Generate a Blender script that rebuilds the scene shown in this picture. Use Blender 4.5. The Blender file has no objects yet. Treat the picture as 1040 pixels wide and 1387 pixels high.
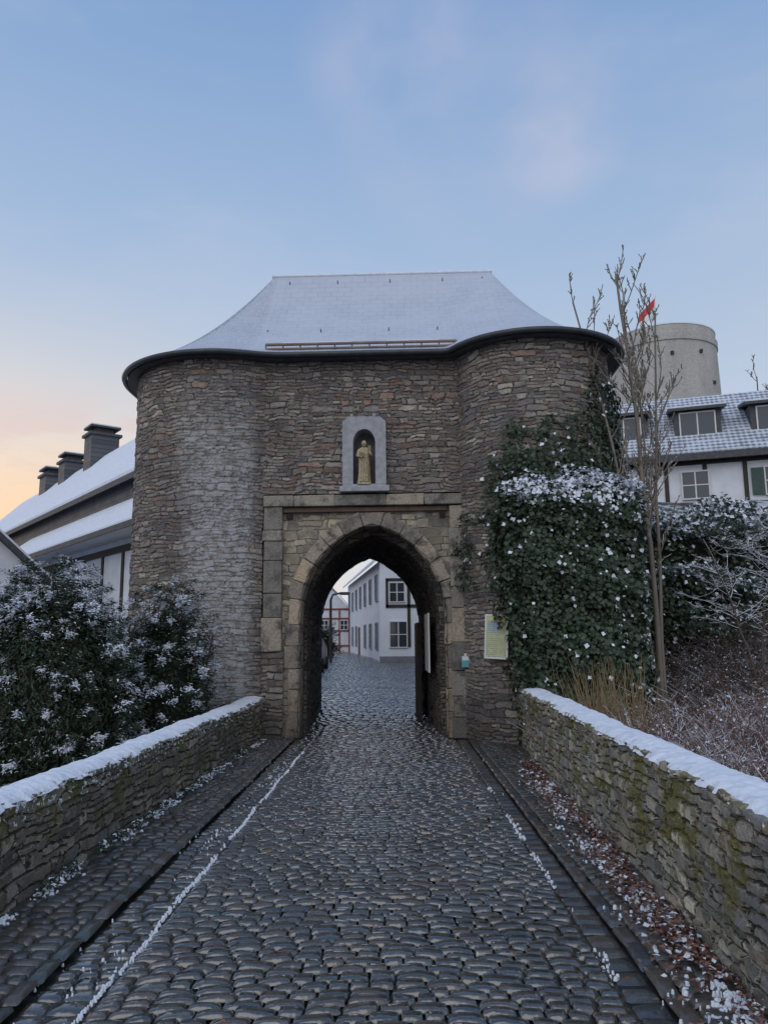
import bpy, math, random
import numpy as np
from mathutils import Vector, Matrix
random.seed(7); rng=np.random.default_rng(7)
S=bpy.context.scene
COL=S.collection
# ---------------------------------------------------------------- node helper
class NB:
    def __init__(s,nt): s.nt=nt
    def n(s,t,**k):
        x=s.nt.nodes.new(t)
        for a,b in k.items(): setattr(x,a,b)
        return x
    def l(s,a,b): s.nt.links.new(a,b)
    def put(s,inp,v):
        if isinstance(v,bpy.types.NodeSocket): s.l(v,inp)
        elif v is not None: inp.default_value=v
    def m(s,op,a,b=None,c=None,clamp=False):
        x=s.n('ShaderNodeMath',operation=op); x.use_clamp=clamp
        s.put(x.inputs[0],a)
        if b is not None: s.put(x.inputs[1],b)
        if c is not None: s.put(x.inputs[2],c)
        return x.outputs[0]
    def v(s,op,a,b=None):
        x=s.n('ShaderNodeVectorMath',operation=op); s.put(x.inputs[0],a)
        if b is not None: s.put(x.inputs[1],b)
        return x.outputs['Value'] if op in('DOT_PRODUCT','LENGTH') else x.outputs[0]
    def mix(s,f,a,b,mode='MIX'):
        x=s.n('ShaderNodeMix',data_type='RGBA',blend_type=mode); x.clamp_factor=True
        s.put(x.inputs[0],f); s.put(x.inputs[6],a); s.put(x.inputs[7],b); return x.outputs[2]
    def ss(s,v,a,b):
        x=s.n('ShaderNodeMapRange',interpolation_type='SMOOTHSTEP')
        s.put(x.inputs[0],v); x.inputs[1].default_value=a; x.inputs[2].default_value=b; return x.outputs[0]
    def noise(s,vec,sc,det=3,rough=.55):
        x=s.n('ShaderNodeTexNoise'); s.put(x.inputs['Vector'],vec); x.inputs['Scale'].default_value=sc
        x.inputs['Detail'].default_value=det; x.inputs['Roughness'].default_value=rough; return x.outputs[0],x.outputs[1]
    def ramp(s,f,stops,mode='LINEAR'):
        x=s.n('ShaderNodeValToRGB'); r=x.color_ramp; r.interpolation=mode
        while len(r.elements)<len(stops): r.elements.new(.5)
        for e,(p,c) in zip(r.elements,stops): e.position=p; e.color=c
        s.put(x.inputs[0],f); return x.outputs[0]
def newmat(name,rough=.8):
    m=bpy.data.materials.new(name); m.use_nodes=True
    b=NB(m.node_tree); p=m.node_tree.nodes['Principled BSDF']; p.inputs['Roughness'].default_value=rough
    return m,b,p
def bump(b,p,h,st=.5,d=.02):
    x=b.n('ShaderNodeBump'); x.inputs['Strength'].default_value=st; x.inputs['Distance'].default_value=d
    b.put(x.inputs['Height'],h); b.l(x.outputs[0],p.inputs['Normal']); return x.outputs[0]
def simple(name,col,rough=.8,var=.25,scale=6,metal=0,bs=.3):
    m,b,p=newmat(name,rough)
    tc=b.n('ShaderNodeTexCoord'); f,_=b.noise(tc.outputs['Object'],scale,4)
    d=tuple(c*(1-var) for c in col[:3])+(1,); l=tuple(min(1,c*(1+var)) for c in col[:3])+(1,)
    b.put(p.inputs['Base Color'],b.ramp(f,[(.3,d),(.7,l)])); p.inputs['Metallic'].default_value=metal
    bump(b,p,f,bs,.01); return m
SNOWC=(.76,.80,.87,1)
def snow_mat(name='snow'):
    m,b,p=newmat(name,.75)
    tc=b.n('ShaderNodeTexCoord'); f,_=b.noise(tc.outputs['Object'],9,4); g,_=b.noise(tc.outputs['Object'],60,2)
    b.put(p.inputs['Base Color'],b.ramp(f,[(.25,(.60,.65,.75,1)),(.6,SNOWC)]))
    bump(b,p,b.m('ADD',f,b.m('MULTIPLY',g,.3)),.6,.04)
    return m
MSNOW=snow_mat()
def stone_mat(name,w,h,pal,mortar,disp=.02,snow=None,moss=None,pale=None,var=.35,dark=None,true_disp=True,cellvar=1.0,warp=(.30,.20),big_blocks=.5):
    """coursed rubble: two warped block patterns of different size, patched together"""
    m,b,p=newmat(name,.9)
    uv=b.n('ShaderNodeUVMap'); U=uv.outputs[0]
    _,nc=b.noise(U,1.5,2); _,nc2=b.noise(U,8,3,.6)
    off=b.v('MULTIPLY',b.v('SUBTRACT',nc,(.5,.5,.5)),(warp[0],warp[1],0))
    off2=b.v('MULTIPLY',b.v('SUBTRACT',nc2,(.5,.5,.5)),(.10,.055,0))
    V=b.v('ADD',b.v('ADD',U,off),off2)
    def bricks(w_,h_,shift,ms):
        x=b.n('ShaderNodeTexBrick'); b.l(b.v('ADD',V,shift),x.inputs['Vector']); x.inputs['Scale'].default_value=1
        x.inputs['Brick Width'].default_value=w_; x.inputs['Row Height'].default_value=h_; x.inputs['Mortar Size'].default_value=ms; x.inputs['Mortar Smooth'].default_value=1.0
        x.inputs['Color1'].default_value=(0,0,0,1); x.inputs['Color2'].default_value=(1,1,1,1); x.inputs['Mortar'].default_value=(.5,.5,.5,1)
        x.offset=.43; x.offset_frequency=2; x.squash=1.7; x.squash_frequency=3
        return x.outputs[0],x.outputs[1]
    ca,fa=bricks(w,h,(0,0,0),.016); cb,fb=bricks(w*1.25,h*1.75,(3.3,.03,0),.020)
    fn,_=b.noise(U,30,4,.7); big,_=b.noise(U,.9,3); mid,_=b.noise(U,7,3); sel,_=b.noise(b.v('ADD',U,(9,4,0)),2.1,2)
    sl=b.ss(sel,big_blocks-.005,big_blocks+.005)
    cell=b.mix(sl,ca,cb); mort=b.m('ADD',b.m('MULTIPLY',fa,b.m('SUBTRACT',1,sl)),b.m('MULTIPLY',fb,sl))
    scc=b.n('ShaderNodeSeparateColor'); b.l(cell,scc.inputs[0]); r1=scc.outputs[0]
    r2=b.m('FRACT',b.m('MULTIPLY',r1,7.31)); r3=b.m('FRACT',b.m('MULTIPLY',r1,17.7))
    mask=b.m('SUBTRACT',1,b.ss(b.m('ADD',mort,b.m('MULTIPLY_ADD',fn,.7,-.35)),.25,.85))
    k=len(pal); col=b.ramp(r2,[(i/k,c) for i,c in enumerate(pal)],'CONSTANT')
    col=b.mix(1,col,b.ramp(fn,[(.25,(1-var,)*3+(1,)),(.75,(1+var,)*3+(1,))]),'MULTIPLY')
    lo=1-.42*cellvar; hi=1+.32*cellvar
    col=b.mix(1,col,b.ramp(r3,[(0,(lo,lo,lo,1)),(1,(hi,hi*.985,hi*.96,1))]),'MULTIPLY')
    col=b.mix(1,col,b.ramp(big,[(.3,(.72,.72,.76,1)),(.7,(1.22,1.19,1.12,1))]),'MULTIPLY')
    col=b.mix(1,col,b.ramp(mid,[(.3,(.75,.75,.77,1)),(.7,(1.25,1.25,1.22,1))]),'MULTIPLY')
    mor=b.mix(b.ss(mid,.35,.6),mortar,tuple(c*.28 for c in mortar[:3])+(1,))
    col=b.mix(mask,mor,col)
    tc=b.n('ShaderNodeTexCoord'); sx=b.n('ShaderNodeSeparateXYZ'); b.l(tc.outputs['Object'],sx.inputs[0])
    if pale:
        a=b.m('MULTIPLY',b.ss(b.m('ADD',sx.outputs[0],b.m('MULTIPLY_ADD',big,1.4,-.7)),pale[0],pale[1]),b.m('SUBTRACT',1,b.ss(sx.outputs[0],pale[2],pale[3])))
        zf=b.m('SUBTRACT',1,b.ss(sx.outputs[2],4.6,7.2))
        nn=b.ss(b.m('ADD',b.m('MULTIPLY',mid,.6),b.m('MULTIPLY',fn,.6)),.45,.72)
        col=b.mix(b.m('MULTIPLY',b.m('MULTIPLY',a,zf),b.m('MULTIPLY_ADD',nn,.85,.12)),col,pale[4])
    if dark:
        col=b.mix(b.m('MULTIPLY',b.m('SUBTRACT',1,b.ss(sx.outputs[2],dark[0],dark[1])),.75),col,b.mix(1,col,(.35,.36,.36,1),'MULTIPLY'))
    if moss:
        mn,_=b.noise(b.v('ADD',U,(5.3,2.1,0)),2.0,5,.75)
        mm=b.ss(mn,moss[0],moss[0]+.08)
        if moss[2]:
            su=b.n('ShaderNodeSeparateXYZ'); b.l(U,su.inputs[0]); mm=b.m('MULTIPLY',mm,b.ss(su.outputs[1],.05,.5))
        col=b.mix(b.m('MULTIPLY',mm,.85),col,b.mix(b.ss(fn,.3,.65),moss[1],tuple(c*.3 for c in moss[1][:3])+(1,)))
    if snow:
        su=b.n('ShaderNodeSeparateXYZ'); b.l(U,su.inputs[0])
        sn,_=b.noise(U,20,3,.6)
        th=b.m('ADD',sn,b.m('MULTIPLY',b.ss(su.outputs[1],snow[0],snow[1]),snow[2]))
        col=b.mix(b.ss(th,.70,.76),col,(.70,.74,.80,1))
    b.put(p.inputs['Base Color'],col)
    H=b.m('ADD',b.m('MULTIPLY',mask,b.m('MULTIPLY_ADD',r1,.6,.4)),b.m('MULTIPLY',fn,.45))
    if true_disp:
        d=b.n('ShaderNodeDisplacement'); b.l(H,d.inputs['Height']); d.inputs['Midlevel'].default_value=.6; d.inputs['Scale'].default_value=disp
        b.l(d.outputs[0],m.node_tree.nodes['Material Output'].inputs['Displacement']); m.displacement_method='BOTH'
    else: bump(b,p,H,.9,disp)
    return m
# ---------------------------------------------------------------- mesh helpers
def mesh_np(name,V,F,mats,midx=None,smooth=False,uv=None,rnd=None,parent=None):
    V=np.asarray(V,dtype=np.float32); F=np.asarray(F,dtype=np.int32); k=F.shape[1]; nf=len(F)
    me=bpy.data.meshes.new(name)
    me.vertices.add(len(V)); me.vertices.foreach_set('co',V.ravel())
    me.loops.add(nf*k); me.loops.foreach_set('vertex_index',F.ravel())
    me.polygons.add(nf); me.polygons.foreach_set('loop_start',np.arange(0,nf*k,k,dtype=np.int32))
    try: me.polygons.foreach_set('loop_total',np.full(nf,k,dtype=np.int32))
    except Exception: pass
    if midx is not None: me.polygons.foreach_set('material_index',np.asarray(midx,dtype=np.int32))
    me.polygons.foreach_set('use_smooth',np.full(nf,smooth))
    if uv is not None:
        l=me.uv_layers.new(name='UVMap'); l.data.foreach_set('uv',np.asarray(uv,dtype=np.float32)[F.ravel()].ravel())
    if rnd is not None:
        a=me.attributes.new('rnd','FLOAT','POINT'); a.data.foreach_set('value',np.asarray(rnd,dtype=np.float32))
    me.update(calc_edges=True)
    o=bpy.data.objects.new(name,me); COL.objects.link(o)
    for m in (mats if isinstance(mats,(list,tuple)) else [mats]): me.materials.append(m)
    if parent: o.parent=parent
    return o
def pyd(name,V,F,mats,parent=None,smooth=False,midx=None,bevel=0):
    me=bpy.data.meshes.new(name); me.from_pydata([tuple(v) for v in V],[],F); 
    for m in (mats if isinstance(mats,(list,tuple)) else [mats]): me.materials.append(m)
    if midx: me.polygons.foreach_set('material_index',midx)
    if smooth: me.polygons.foreach_set('use_smooth',[True]*len(F))
    me.update(); o=bpy.data.objects.new(name,me); COL.objects.link(o)
    if parent: o.parent=parent
    if bevel:
        b=o.modifiers.new('b','BEVEL'); b.width=bevel; b.segments=2
    return o
def grid_faces(nu,nv,closed=False):
    a=np.arange(nu*nv).reshape(nu,nv)
    if closed: a=np.vstack([a,a[:1]])
    return np.stack([a[:-1,:-1],a[1:,:-1],a[1:,1:],a[:-1,1:]],-1).reshape(-1,4)
def multibox(name,boxes,mat,parent=None,bevel=0):
    V=[];F=[]
    for lo,hi in boxes:
        n=len(V);x0,y0,z0=lo;x1,y1,z1=hi
        V+=[(x0,y0,z0),(x1,y0,z0),(x1,y1,z0),(x0,y1,z0),(x0,y0,z1),(x1,y0,z1),(x1,y1,z1),(x0,y1,z1)]
        F+=[tuple(n+i for i in f) for f in [(0,3,2,1),(4,5,6,7),(0,1,5,4),(1,2,6,5),(2,3,7,6),(3,0,4,7)]]
    return pyd(name,V,F,mat,parent,bevel=bevel)
def box(name,lo,hi,mat,parent=None,bevel=0): return multibox(name,[(lo,hi)],mat,parent,bevel)
def empty(name,loc=(0,0,0),rz=0):
    e=bpy.data.objects.new(name,None); COL.objects.link(e); e.location=loc; e.rotation_euler=(0,0,rz); e.empty_display_size=.3; return e
def tubes_data(polys,sides=5):
    V=[];F=[];n=0
    for pts,rad in polys:
        pts=np.asarray(pts,float); L=len(pts)
        T=np.gradient(pts,axis=0); T/=np.linalg.norm(T,axis=1)[:,None]+1e-9
        ref=np.array([0,0,1.]) if abs(T[0][2])<.8 else np.array([1.,0,0])
        A=np.cross(T,ref); A/=np.linalg.norm(A,axis=1)[:,None]+1e-9; B=np.cross(T,A)
        an=np.linspace(0,2*np.pi,sides,endpoint=False)
        r=np.asarray(rad,float).reshape(-1,1,1)
        ring=pts[:,None]+r*(A[:,None]*np.cos(an)[None,:,None]+B[:,None]*np.sin(an)[None,:,None])
        V.append(ring.reshape(-1,3))
        a=np.arange(L*sides).reshape(L,sides)+n; a=np.hstack([a,a[:,:1]])
        F.append(np.stack([a[:-1,:-1],a[:-1,1:],a[1:,1:],a[1:,:-1]],-1).reshape(-1,4)); n+=L*sides
    return np.vstack(V),np.vstack(F)
def tubes(name,polys,mat,parent=None,sides=5):
    V,F=tubes_data(polys,sides); return mesh_np(name,V,F,mat,smooth=True,parent=parent)
def leaves(name,P,Nn,size,mats,midx,aspect=.8,droop=.6,parent=None,tdir=None):
    n=len(P); P=np.asarray(P,float)
    Nn=Nn+rng.normal(0,.45,(n,3)); Nn/=np.linalg.norm(Nn,axis=1)[:,None]+1e-9
    if tdir is None:
        T=rng.normal(0,1,(n,3)); T[:,2]-=droop*2
    else: T=tdir+rng.normal(0,.25,(n,3))
    T-=Nn*(T*Nn).sum(1)[:,None]; T/=np.linalg.norm(T,axis=1)[:,None]+1e-9
    B=np.cross(Nn,T); s=np.asarray(size).reshape(-1,1)
    v0=P; v1=P+T*s*.45+B*s*.5*aspect+Nn*s*.12; v2=P+T*s*1.05; v3=P+T*s*.45-B*s*.5*aspect+Nn*s*.12
    V=np.stack([v0,v1,v2,v3],1).reshape(-1,3); a=np.arange(n)*4
    F=np.stack([np.stack([a,a+1,a+2],1),np.stack([a,a+2,a+3],1)],1).reshape(-1,3)
    r=np.repeat(rng.random(n),4)
    return mesh_np(name,V,F,mats,midx=np.repeat(midx,2),rnd=r,parent=parent)
def leaf_mat(name,c1,c2,rough=.5):
    m,b,p=newmat(name,rough); a=b.n('ShaderNodeAttribute'); a.attribute_name='rnd'
    b.put(p.inputs['Base Color'],b.ramp(a.outputs['Fac'],[(0,c1),(1,c2)])); return m
def twig_mat(name,c,snow=.45,thr=.55):
    m,b,p=newmat(name,.85); g=b.n('ShaderNodeNewGeometry'); s=b.n('ShaderNodeSeparateXYZ'); b.l(g.outputs['Normal'],s.inputs[0])
    tc=b.n('ShaderNodeTexCoord'); f,_=b.noise(tc.outputs['Object'],7,2)
    k=b.m('MULTIPLY',b.ss(s.outputs[2],thr,thr+.2),b.ss(f,.6-snow*.4,.66-snow*.4))
    base=b.mix(f,tuple(x*.6 for x in c[:3])+(1,),c)
    b.put(p.inputs['Base Color'],b.mix(k,base,SNOWC)); return m
def snoise(x,y,s=0):
    return (np.sin(x*1.7+s)+np.sin(y*2.3+s*1.3+x*.7)+np.sin((x+y)*3.9+s*2)*.5+np.sin(x*7.3-y*5.1+s)*.3)/2.8
# ---------------------------------------------------------------- terrain heights
def road_z(y):
    y=np.asarray(y,float); return .68*np.clip((y-17)/24,0,1)**1.1
def sstep(a,b,x):
    t=np.clip((x-a)/(b-a),0,1); return t*t*(3-2*t)
def ground_h(x,y):
    base=road_z(y)-.12
    left=-1.3*sstep(-2.75,-5.5,x)*(1-sstep(14,24,y))
    right=(.25+6.2*sstep(11,28,y))*sstep(2.6,8.5,x)*(1-sstep(60,160,y)*.6)
    right=np.where((y>20)&(x<7),right*sstep(3.5,7,x),right)
    und=snoise(x*.25,y*.25)*.12*sstep(3,6,np.abs(x))
    far=sstep(90,280,np.hypot(x,y))*5*(.5+.5*snoise(x*.01,y*.01,2))
    return base+left+right+und+far
mg,b,p=newmat('ground_soil_snow',.9)
tc=b.n('ShaderNodeTexCoord'); f,_=b.noise(tc.outputs['Object'],1.2,5,.7); g,_=b.noise(tc.outputs['Object'],14,4)
c=b.ramp(g,[(.3,(.022,.018,.012,1)),(.55,(.05,.038,.022,1)),(.75,(.08,.06,.04,1))])
b.put(p.inputs['Base Color'],b.mix(b.m('MULTIPLY',b.ss(b.m('ADD',f,b.m('MULTIPLY',g,.5)),.76,.86),.85),c,(.60,.64,.70,1))); bump(b,p,g,.8,.05)
ax=np.unique(np.concatenate([np.linspace(-600,-30,20),np.linspace(-30,30,150),np.linspace(30,600,20)]))
ay=np.unique(np.concatenate([np.linspace(-200,-5,10),np.linspace(-5,70,170),np.linspace(70,900,24)]))
X,Y=np.meshgrid(ax,ay,indexing='ij')
mesh_np('ground',np.stack([X,Y,ground_h(X,Y)],-1).reshape(-1,3),grid_faces(len(ax),len(ay)),mg,smooth=True)
# ---------------------------------------------------------------- road cobbles
def cobble_mat(name,pal,rough=(.22,.5),wet=0):
    m,b,p=newmat(name,.35); a=b.n('ShaderNodeAttribute'); a.attribute_name='rnd'
    tc=b.n('ShaderNodeTexCoord'); f,_=b.noise(tc.outputs['Object'],70,3,.7); g,_=b.noise(tc.outputs['Object'],1.1,4); h,_=b.noise(tc.outputs['Object'],18,2)
    k=len(pal); col=b.ramp(a.outputs['Fac'],[(i/k,c) for i,c in enumerate(pal)])
    col=b.mix(1,col,b.ramp(f,[(.3,(.5,.5,.5,1)),(.7,(1.6,1.6,1.6,1))]),'MULTIPLY')
    col=b.mix(b.ss(g,.48,.66),col,b.mix(1,col,(.60,.50,.42,1),'MULTIPLY'))
    b.put(p.inputs['Base Color'],col)
    r=b.n('ShaderNodeMapRange'); b.l(b.m('ADD',b.m('MULTIPLY',g,.6),b.m('MULTIPLY',h,.4)),r.inputs[0]); r.inputs[1].default_value=.38; r.inputs[2].default_value=.62
    r.inputs[3].default_value=rough[0]; r.inputs[4].default_value=rough[1]; b.l(r.outputs[0],p.inputs['Roughness'])
    p.inputs['Specular IOR Level'].default_value=.8
    bump(b,p,b.m('ADD',h,b.m('MULTIPLY',f,.25)),.4,.012)
    if wet:
        p.inputs['Coat Weight'].default_value=wet; p.inputs['Coat Roughness'].default_value=.06; p.inputs['Coat IOR'].default_value=1.6
        x=b.n('ShaderNodeBump'); x.inputs['Strength'].default_value=.3; x.inputs['Distance'].default_value=.012; b.l(h,x.inputs['Height']); b.l(x.outputs[0],p.inputs['Coat Normal'])
    return m
pal=[(.026,.028,.033,1),(.038,.041,.046,1),(.062,.048,.038,1),(.028,.033,.031,1),(.058,.060,.062,1),(.054,.038,.028,1)]
mcob=cobble_mat('wet_cobble_stone',pal,(.10,.26),1.0); mcobs=cobble_mat('sidewalk_cobble_stone',[tuple(c*1.2 for c in q[:3])+(1,) for q in pal],(.25,.5),.3)
def cobbles(name,x0f,x1f,ya,yb,w,d,zf,mat,curve=.0,gap=.007,h=.006,ns=6,tl=.035,dome=2.2):
    t={6:np.array([-.5,-.42,-.18,.18,.42,.5]),4:np.array([-.5,-.40,.40,.5])}[ns]
    tx,ty=np.meshgrid(t,t,indexing='ij')
    C=[]
    y=ya
    while y<yb:
        dd=d*random.uniform(.85,1.15); x0=x0f(y);x1=x1f(y); x=x0
        while x<x1-.03:
            ww=min(w*random.uniform(.65,1.45),x1-x)
            if x1-(x+ww)<w*.4: ww=x1-x
            C.append((x+ww/2,y+dd/2,ww-gap,dd*random.uniform(.93,1.03)-gap)); x+=ww
        y+=dd
    C=np.array(C);n=len(C);k=ns*ns
    cx=(x0f(0)+x1f(0))/2
    ex=np.maximum(np.abs(tx),np.abs(ty)).ravel()[None]
    ang=rng.normal(0,.02,n); tilt=rng.normal(0,tl,(n,2)); dz=rng.normal(0,.002,n); dm=dome*rng.uniform(.4,1.5,(n,1))
    jx=1+rng.normal(0,.03,(n,k)); jy=1+rng.normal(0,.03,(n,k)); jz=rng.normal(0,.0008,(n,k))
    lx=tx.ravel()[None]*C[:,2:3]*jx; ly=ty.ravel()[None]*C[:,3:4]*jy
    cr=np.where((np.abs(tx)>.45)&(np.abs(ty)>.45),.97,1.0).ravel()[None]; lx=lx*cr; ly=ly*cr
    Z=np.minimum(h,h-dm*(ly**2)-dm*.35*(lx**2)); Z=np.where(ex>.49,-.022,Z)
    gx=C[:,0:1]+lx*np.cos(ang)[:,None]-ly*np.sin(ang)[:,None]; gy=C[:,1:2]+lx*np.sin(ang)[:,None]+ly*np.cos(ang)[:,None]
    gy=gy+curve*(gx-cx)**2+.014*np.sin(gx*5+gy*1.7)
    gz=zf(gx,gy)+Z+dz[:,None]+lx*tilt[:,0:1]+ly*tilt[:,1:2]+jz
    V=np.stack([gx,gy,gz],-1).reshape(-1,3)
    f=grid_faces(ns,ns); F=(f[None]+(np.arange(n)*k)[:,None,None]).reshape(-1,4)
    return mesh_np(name,V,F,mat,smooth=True,rnd=np.repeat(rng.random(n)*.83,k))
XL=lambda y:-2.69+.034*y
XR=lambda y:1.62+.044*y
KL=lambda y:-1.92+.02*y if y<14 else -1.64
KR=lambda y:1.27+.006*y if y<14 else 1.35
camber=lambda x,y: road_z(y)+.015-.014*np.asarray(x)**2
road=empty('cobblestone_road')
def addc(par,*a,**k):
    o=cobbles(*a,**k); o.parent=par
addc(road,'paving_near',lambda y:KL(y)+.36,lambda y:KR(y)-.1,.8,16.5,.155,.098,camber,mcob,curve=-.05,tl=.05,h=.006,dome=3.2)
gutz=lambda x,y: road_z(y)-.014+0*x
addc(road,'gutter_left',lambda y:KL(y)+.01,lambda y:KL(y)+.36,.8,16.5,.15,.13,gutz,mcob,gap=.009)
addc(road,'gutter_right',lambda y:KR(y)-.1,lambda y:KR(y)+.085,.8,16.5,.2,.17,gutz,mcobs,gap=.009)
addc(road,'paving_far',lambda y:-4.5 if y>20 else -1.75,lambda y:4.5 if y>20 else 1.35,16.5,62,.19,.17,lambda x,y:road_z(y)+.0*x,mcob,ns=6,dome=1.6)
mbed=simple('joint_grit',(.016,.015,.014,1),.4,.5,40)
ys=np.linspace(-1.5,70,150); xs=np.linspace(-5,5,21); X,Y=np.meshgrid(xs,ys,indexing='ij')
Xc=np.where(Y<20.5,np.clip(X,-2.6,2.2),X)
mesh_np('bedding',np.stack([Xc,Y,road_z(Y)-.024-.004*np.abs(Xc)],-1).reshape(-1,3),grid_faces(21,150),mbed,parent=road)
sw=empty('sidewalk')
addc(sw,'paving',lambda y:XL(y)-.05,lambda y:KL(y)-.09,.8,14.1,.14,.11,lambda x,y:road_z(y)+.028+.01*snoise(x*3,y*2),mcobs,gap=.010)
addc(sw,'kerb',lambda y:KL(y)-.09,lambda y:KL(y)+.012,.8,14.1,.3,.30,lambda x,y:road_z(y)+.034+0*x,mcobs,gap=.005,h=.003,dome=.3)
sw2=empty('sidewalk')
addc(sw2,'paving',lambda y:KR(y)+.19,lambda y:XR(y)+.05,.8,13.6,.14,.115,lambda x,y:road_z(y)+.014+.008*snoise(x*3,y*2),mcobs,gap=.010)
addc(sw2,'kerb',lambda y:KR(y)+.085,lambda y:KR(y)+.19,.8,13.8,.3,.32,lambda x,y:road_z(y)+.016+0*x,mcobs,gap=.005,h=.003,dome=.3)
# ---------------------------------------------------------------- parapet walls
palr=[(.29,.27,.23,1),(.40,.375,.31,1),(.23,.22,.195,1),(.47,.44,.37,1),(.33,.285,.215,1),(.26,.26,.25,1)]
mpr=stone_mat('parapet_rubble_right',.17,.065,palr,(.15,.135,.11,1),.045,snow=(.7,1.0,.10),moss=(.485,(.25,.23,.05,1),True),warp=(.35,.22))
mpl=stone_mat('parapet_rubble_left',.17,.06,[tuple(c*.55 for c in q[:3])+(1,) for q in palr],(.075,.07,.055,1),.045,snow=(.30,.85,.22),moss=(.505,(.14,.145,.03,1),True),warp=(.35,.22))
def parapet(name,xf,side,y0,y1,h,th,mat):
    e=empty(name)
    L=int((y1-y0)/.02); ys=np.linspace(y0,y1,L)
    prof=[]
    nz=int((h+.12)/.02)
    for z in np.linspace(-.12,h,nz): prof.append((0+.02*(1-z/h),z))
    for t in np.linspace(.02,th,16): prof.append((t,h))
    for z in np.linspace(h,-1.2,30)[1:]: prof.append((th,z))
    prof=np.array(prof); arc=np.concatenate([[0],np.cumsum(np.hypot(np.diff(prof[:,0]),np.diff(prof[:,1])))])-.12
    Yg,Pi=np.meshgrid(ys,np.arange(len(prof)),indexing='ij')
    wob=.03*snoise(Yg*1.1,prof[Pi,1]*2,3 if side>0 else 8)
    Xg=np.array([xf(v) for v in ys])[:,None]+side*(prof[Pi,0]+0)+wob
    Zg=prof[Pi,1]+np.where(prof[Pi,1]>h-.1,.02*snoise(Yg*2,0*Yg,5),0)
    V=np.stack([Xg,Yg,Zg],-1).reshape(-1,3); uv=np.stack([Yg+ (20 if side>0 else 0),arc[Pi]],-1).reshape(-1,2)
    F=grid_faces(L,len(prof))
    if side>0: F=F[:,::-1]
    mesh_np('masonry',V,F,mat,smooth=True,uv=uv,parent=e)
    n=26; L2=int((y1-y0)/.02); ys=np.linspace(y0,y1,L2)
    t=np.linspace(0,1,n); Yg,Tg=np.meshgrid(ys,t,indexing='ij')
    jag=lambda s:.016*snoise(Yg*6,Yg*9,s)+.012*np.sin(Yg*23+s)*np.sin(Yg*9.1)+.010*np.sin(Yg*61+s*3)*np.sin(Yg*13+s)
    in_=-.005+jag(1); out=th+.02+jag(4)
    off=in_*(1-Tg)+out*Tg
    hh=.060+.010*snoise(Yg*2.2,Tg*3,6)
    Zg=h-.012+.02*snoise(Yg*2,0*Yg,5)+hh*(1-np.abs(2*Tg-1)**4)+.004*snoise(Yg*11,Tg*9,2)+.004*np.sin(Yg*37+Tg*8)*np.sin(Yg*17-Tg*21)
    Xg=np.array([xf(v) for v in ys])[:,None]+side*off
    F=grid_faces(L2,n)
    if side>0: F=F[:,::-1]
    mesh_np('snow_cap',np.stack([Xg,Yg,Zg],-1).reshape(-1,3),F,MSNOW,smooth=True,parent=e)
parapet('stone_parapet_wall',XR,1,.2,13.25,.93,.34,mpr)
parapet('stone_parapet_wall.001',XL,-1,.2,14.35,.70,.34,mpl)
# ---------------------------------------------------------------- gatehouse
GO=(-.3,14.2,0); gate=empty('gatehouse',GO,math.radians(-2))
def G(o): o.parent=gate; o.location=(-GO[0],-GO[1],0); return o
palg=[(.225,.205,.195,1),(.265,.248,.232,1),(.165,.157,.158,1),(.33,.308,.282,1),(.235,.20,.178,1),(.195,.19,.198,1),(.255,.232,.212,1),(.245,.17,.14,1)]
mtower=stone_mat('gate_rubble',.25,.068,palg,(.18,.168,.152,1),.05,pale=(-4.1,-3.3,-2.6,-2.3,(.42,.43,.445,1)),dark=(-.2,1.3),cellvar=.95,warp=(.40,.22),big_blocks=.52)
mpanel=stone_mat('gate_panel_rubble',.30,.12,[(.29,.26,.21,1),(.25,.23,.195,1),(.32,.285,.22,1),(.21,.20,.175,1)],(.24,.22,.185,1),.02)
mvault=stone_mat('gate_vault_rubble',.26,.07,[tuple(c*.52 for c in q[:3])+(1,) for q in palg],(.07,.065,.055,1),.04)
FY=14.2; TZ=7.12
LC=(-3.3,15.8,1.9); RC=(2.85,14.7,1.5)
def arc(c,a0,a1,st=.028):
    n=int(abs(math.radians(a1-a0))*c[2]/st); return [(c[0]+c[2]*math.cos(math.radians(a)),c[1]+c[2]*math.sin(math.radians(a))) for a in np.linspace(a0,a1,n)]
a1=math.degrees(math.asin((FY-LC[1])/LC[2])); lj=LC[0]+LC[2]*math.cos(math.radians(a1))
a2=-180-math.degrees(math.asin((FY-RC[1])/RC[2])); rj=RC[0]+RC[2]*math.cos(math.radians(a2))
def strip(name,path,z0,z1,mat,st=.028,u0=0):
    path=np.array(path); s=np.concatenate([[0],np.cumsum(np.hypot(*np.diff(path,axis=0).T))])+u0
    nz=int((z1-z0)/st)+1; zs=np.linspace(z0,z1,nz); I,Z=np.meshgrid(np.arange(len(path)),zs,indexing='ij')
    V=np.stack([path[I,0],path[I,1],Z],-1).reshape(-1,3); uv=np.stack([s[I],Z],-1).reshape(-1,2)
    return G(mesh_np(name,V,grid_faces(len(path),nz),mat,smooth=True,uv=uv))
lp=[(-5.2,y) for y in np.linspace(19.5,15.83,60)]+arc(LC,180,360+a1)
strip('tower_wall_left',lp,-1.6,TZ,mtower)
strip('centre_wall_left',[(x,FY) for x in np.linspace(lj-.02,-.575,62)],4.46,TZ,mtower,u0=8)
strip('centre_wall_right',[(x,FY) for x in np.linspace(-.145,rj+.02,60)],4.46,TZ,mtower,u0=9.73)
strip('centre_wall_top',[(x,FY) for x in np.linspace(-.575,-.145,17)],5.70,TZ,mtower,u0=9.3)
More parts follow.
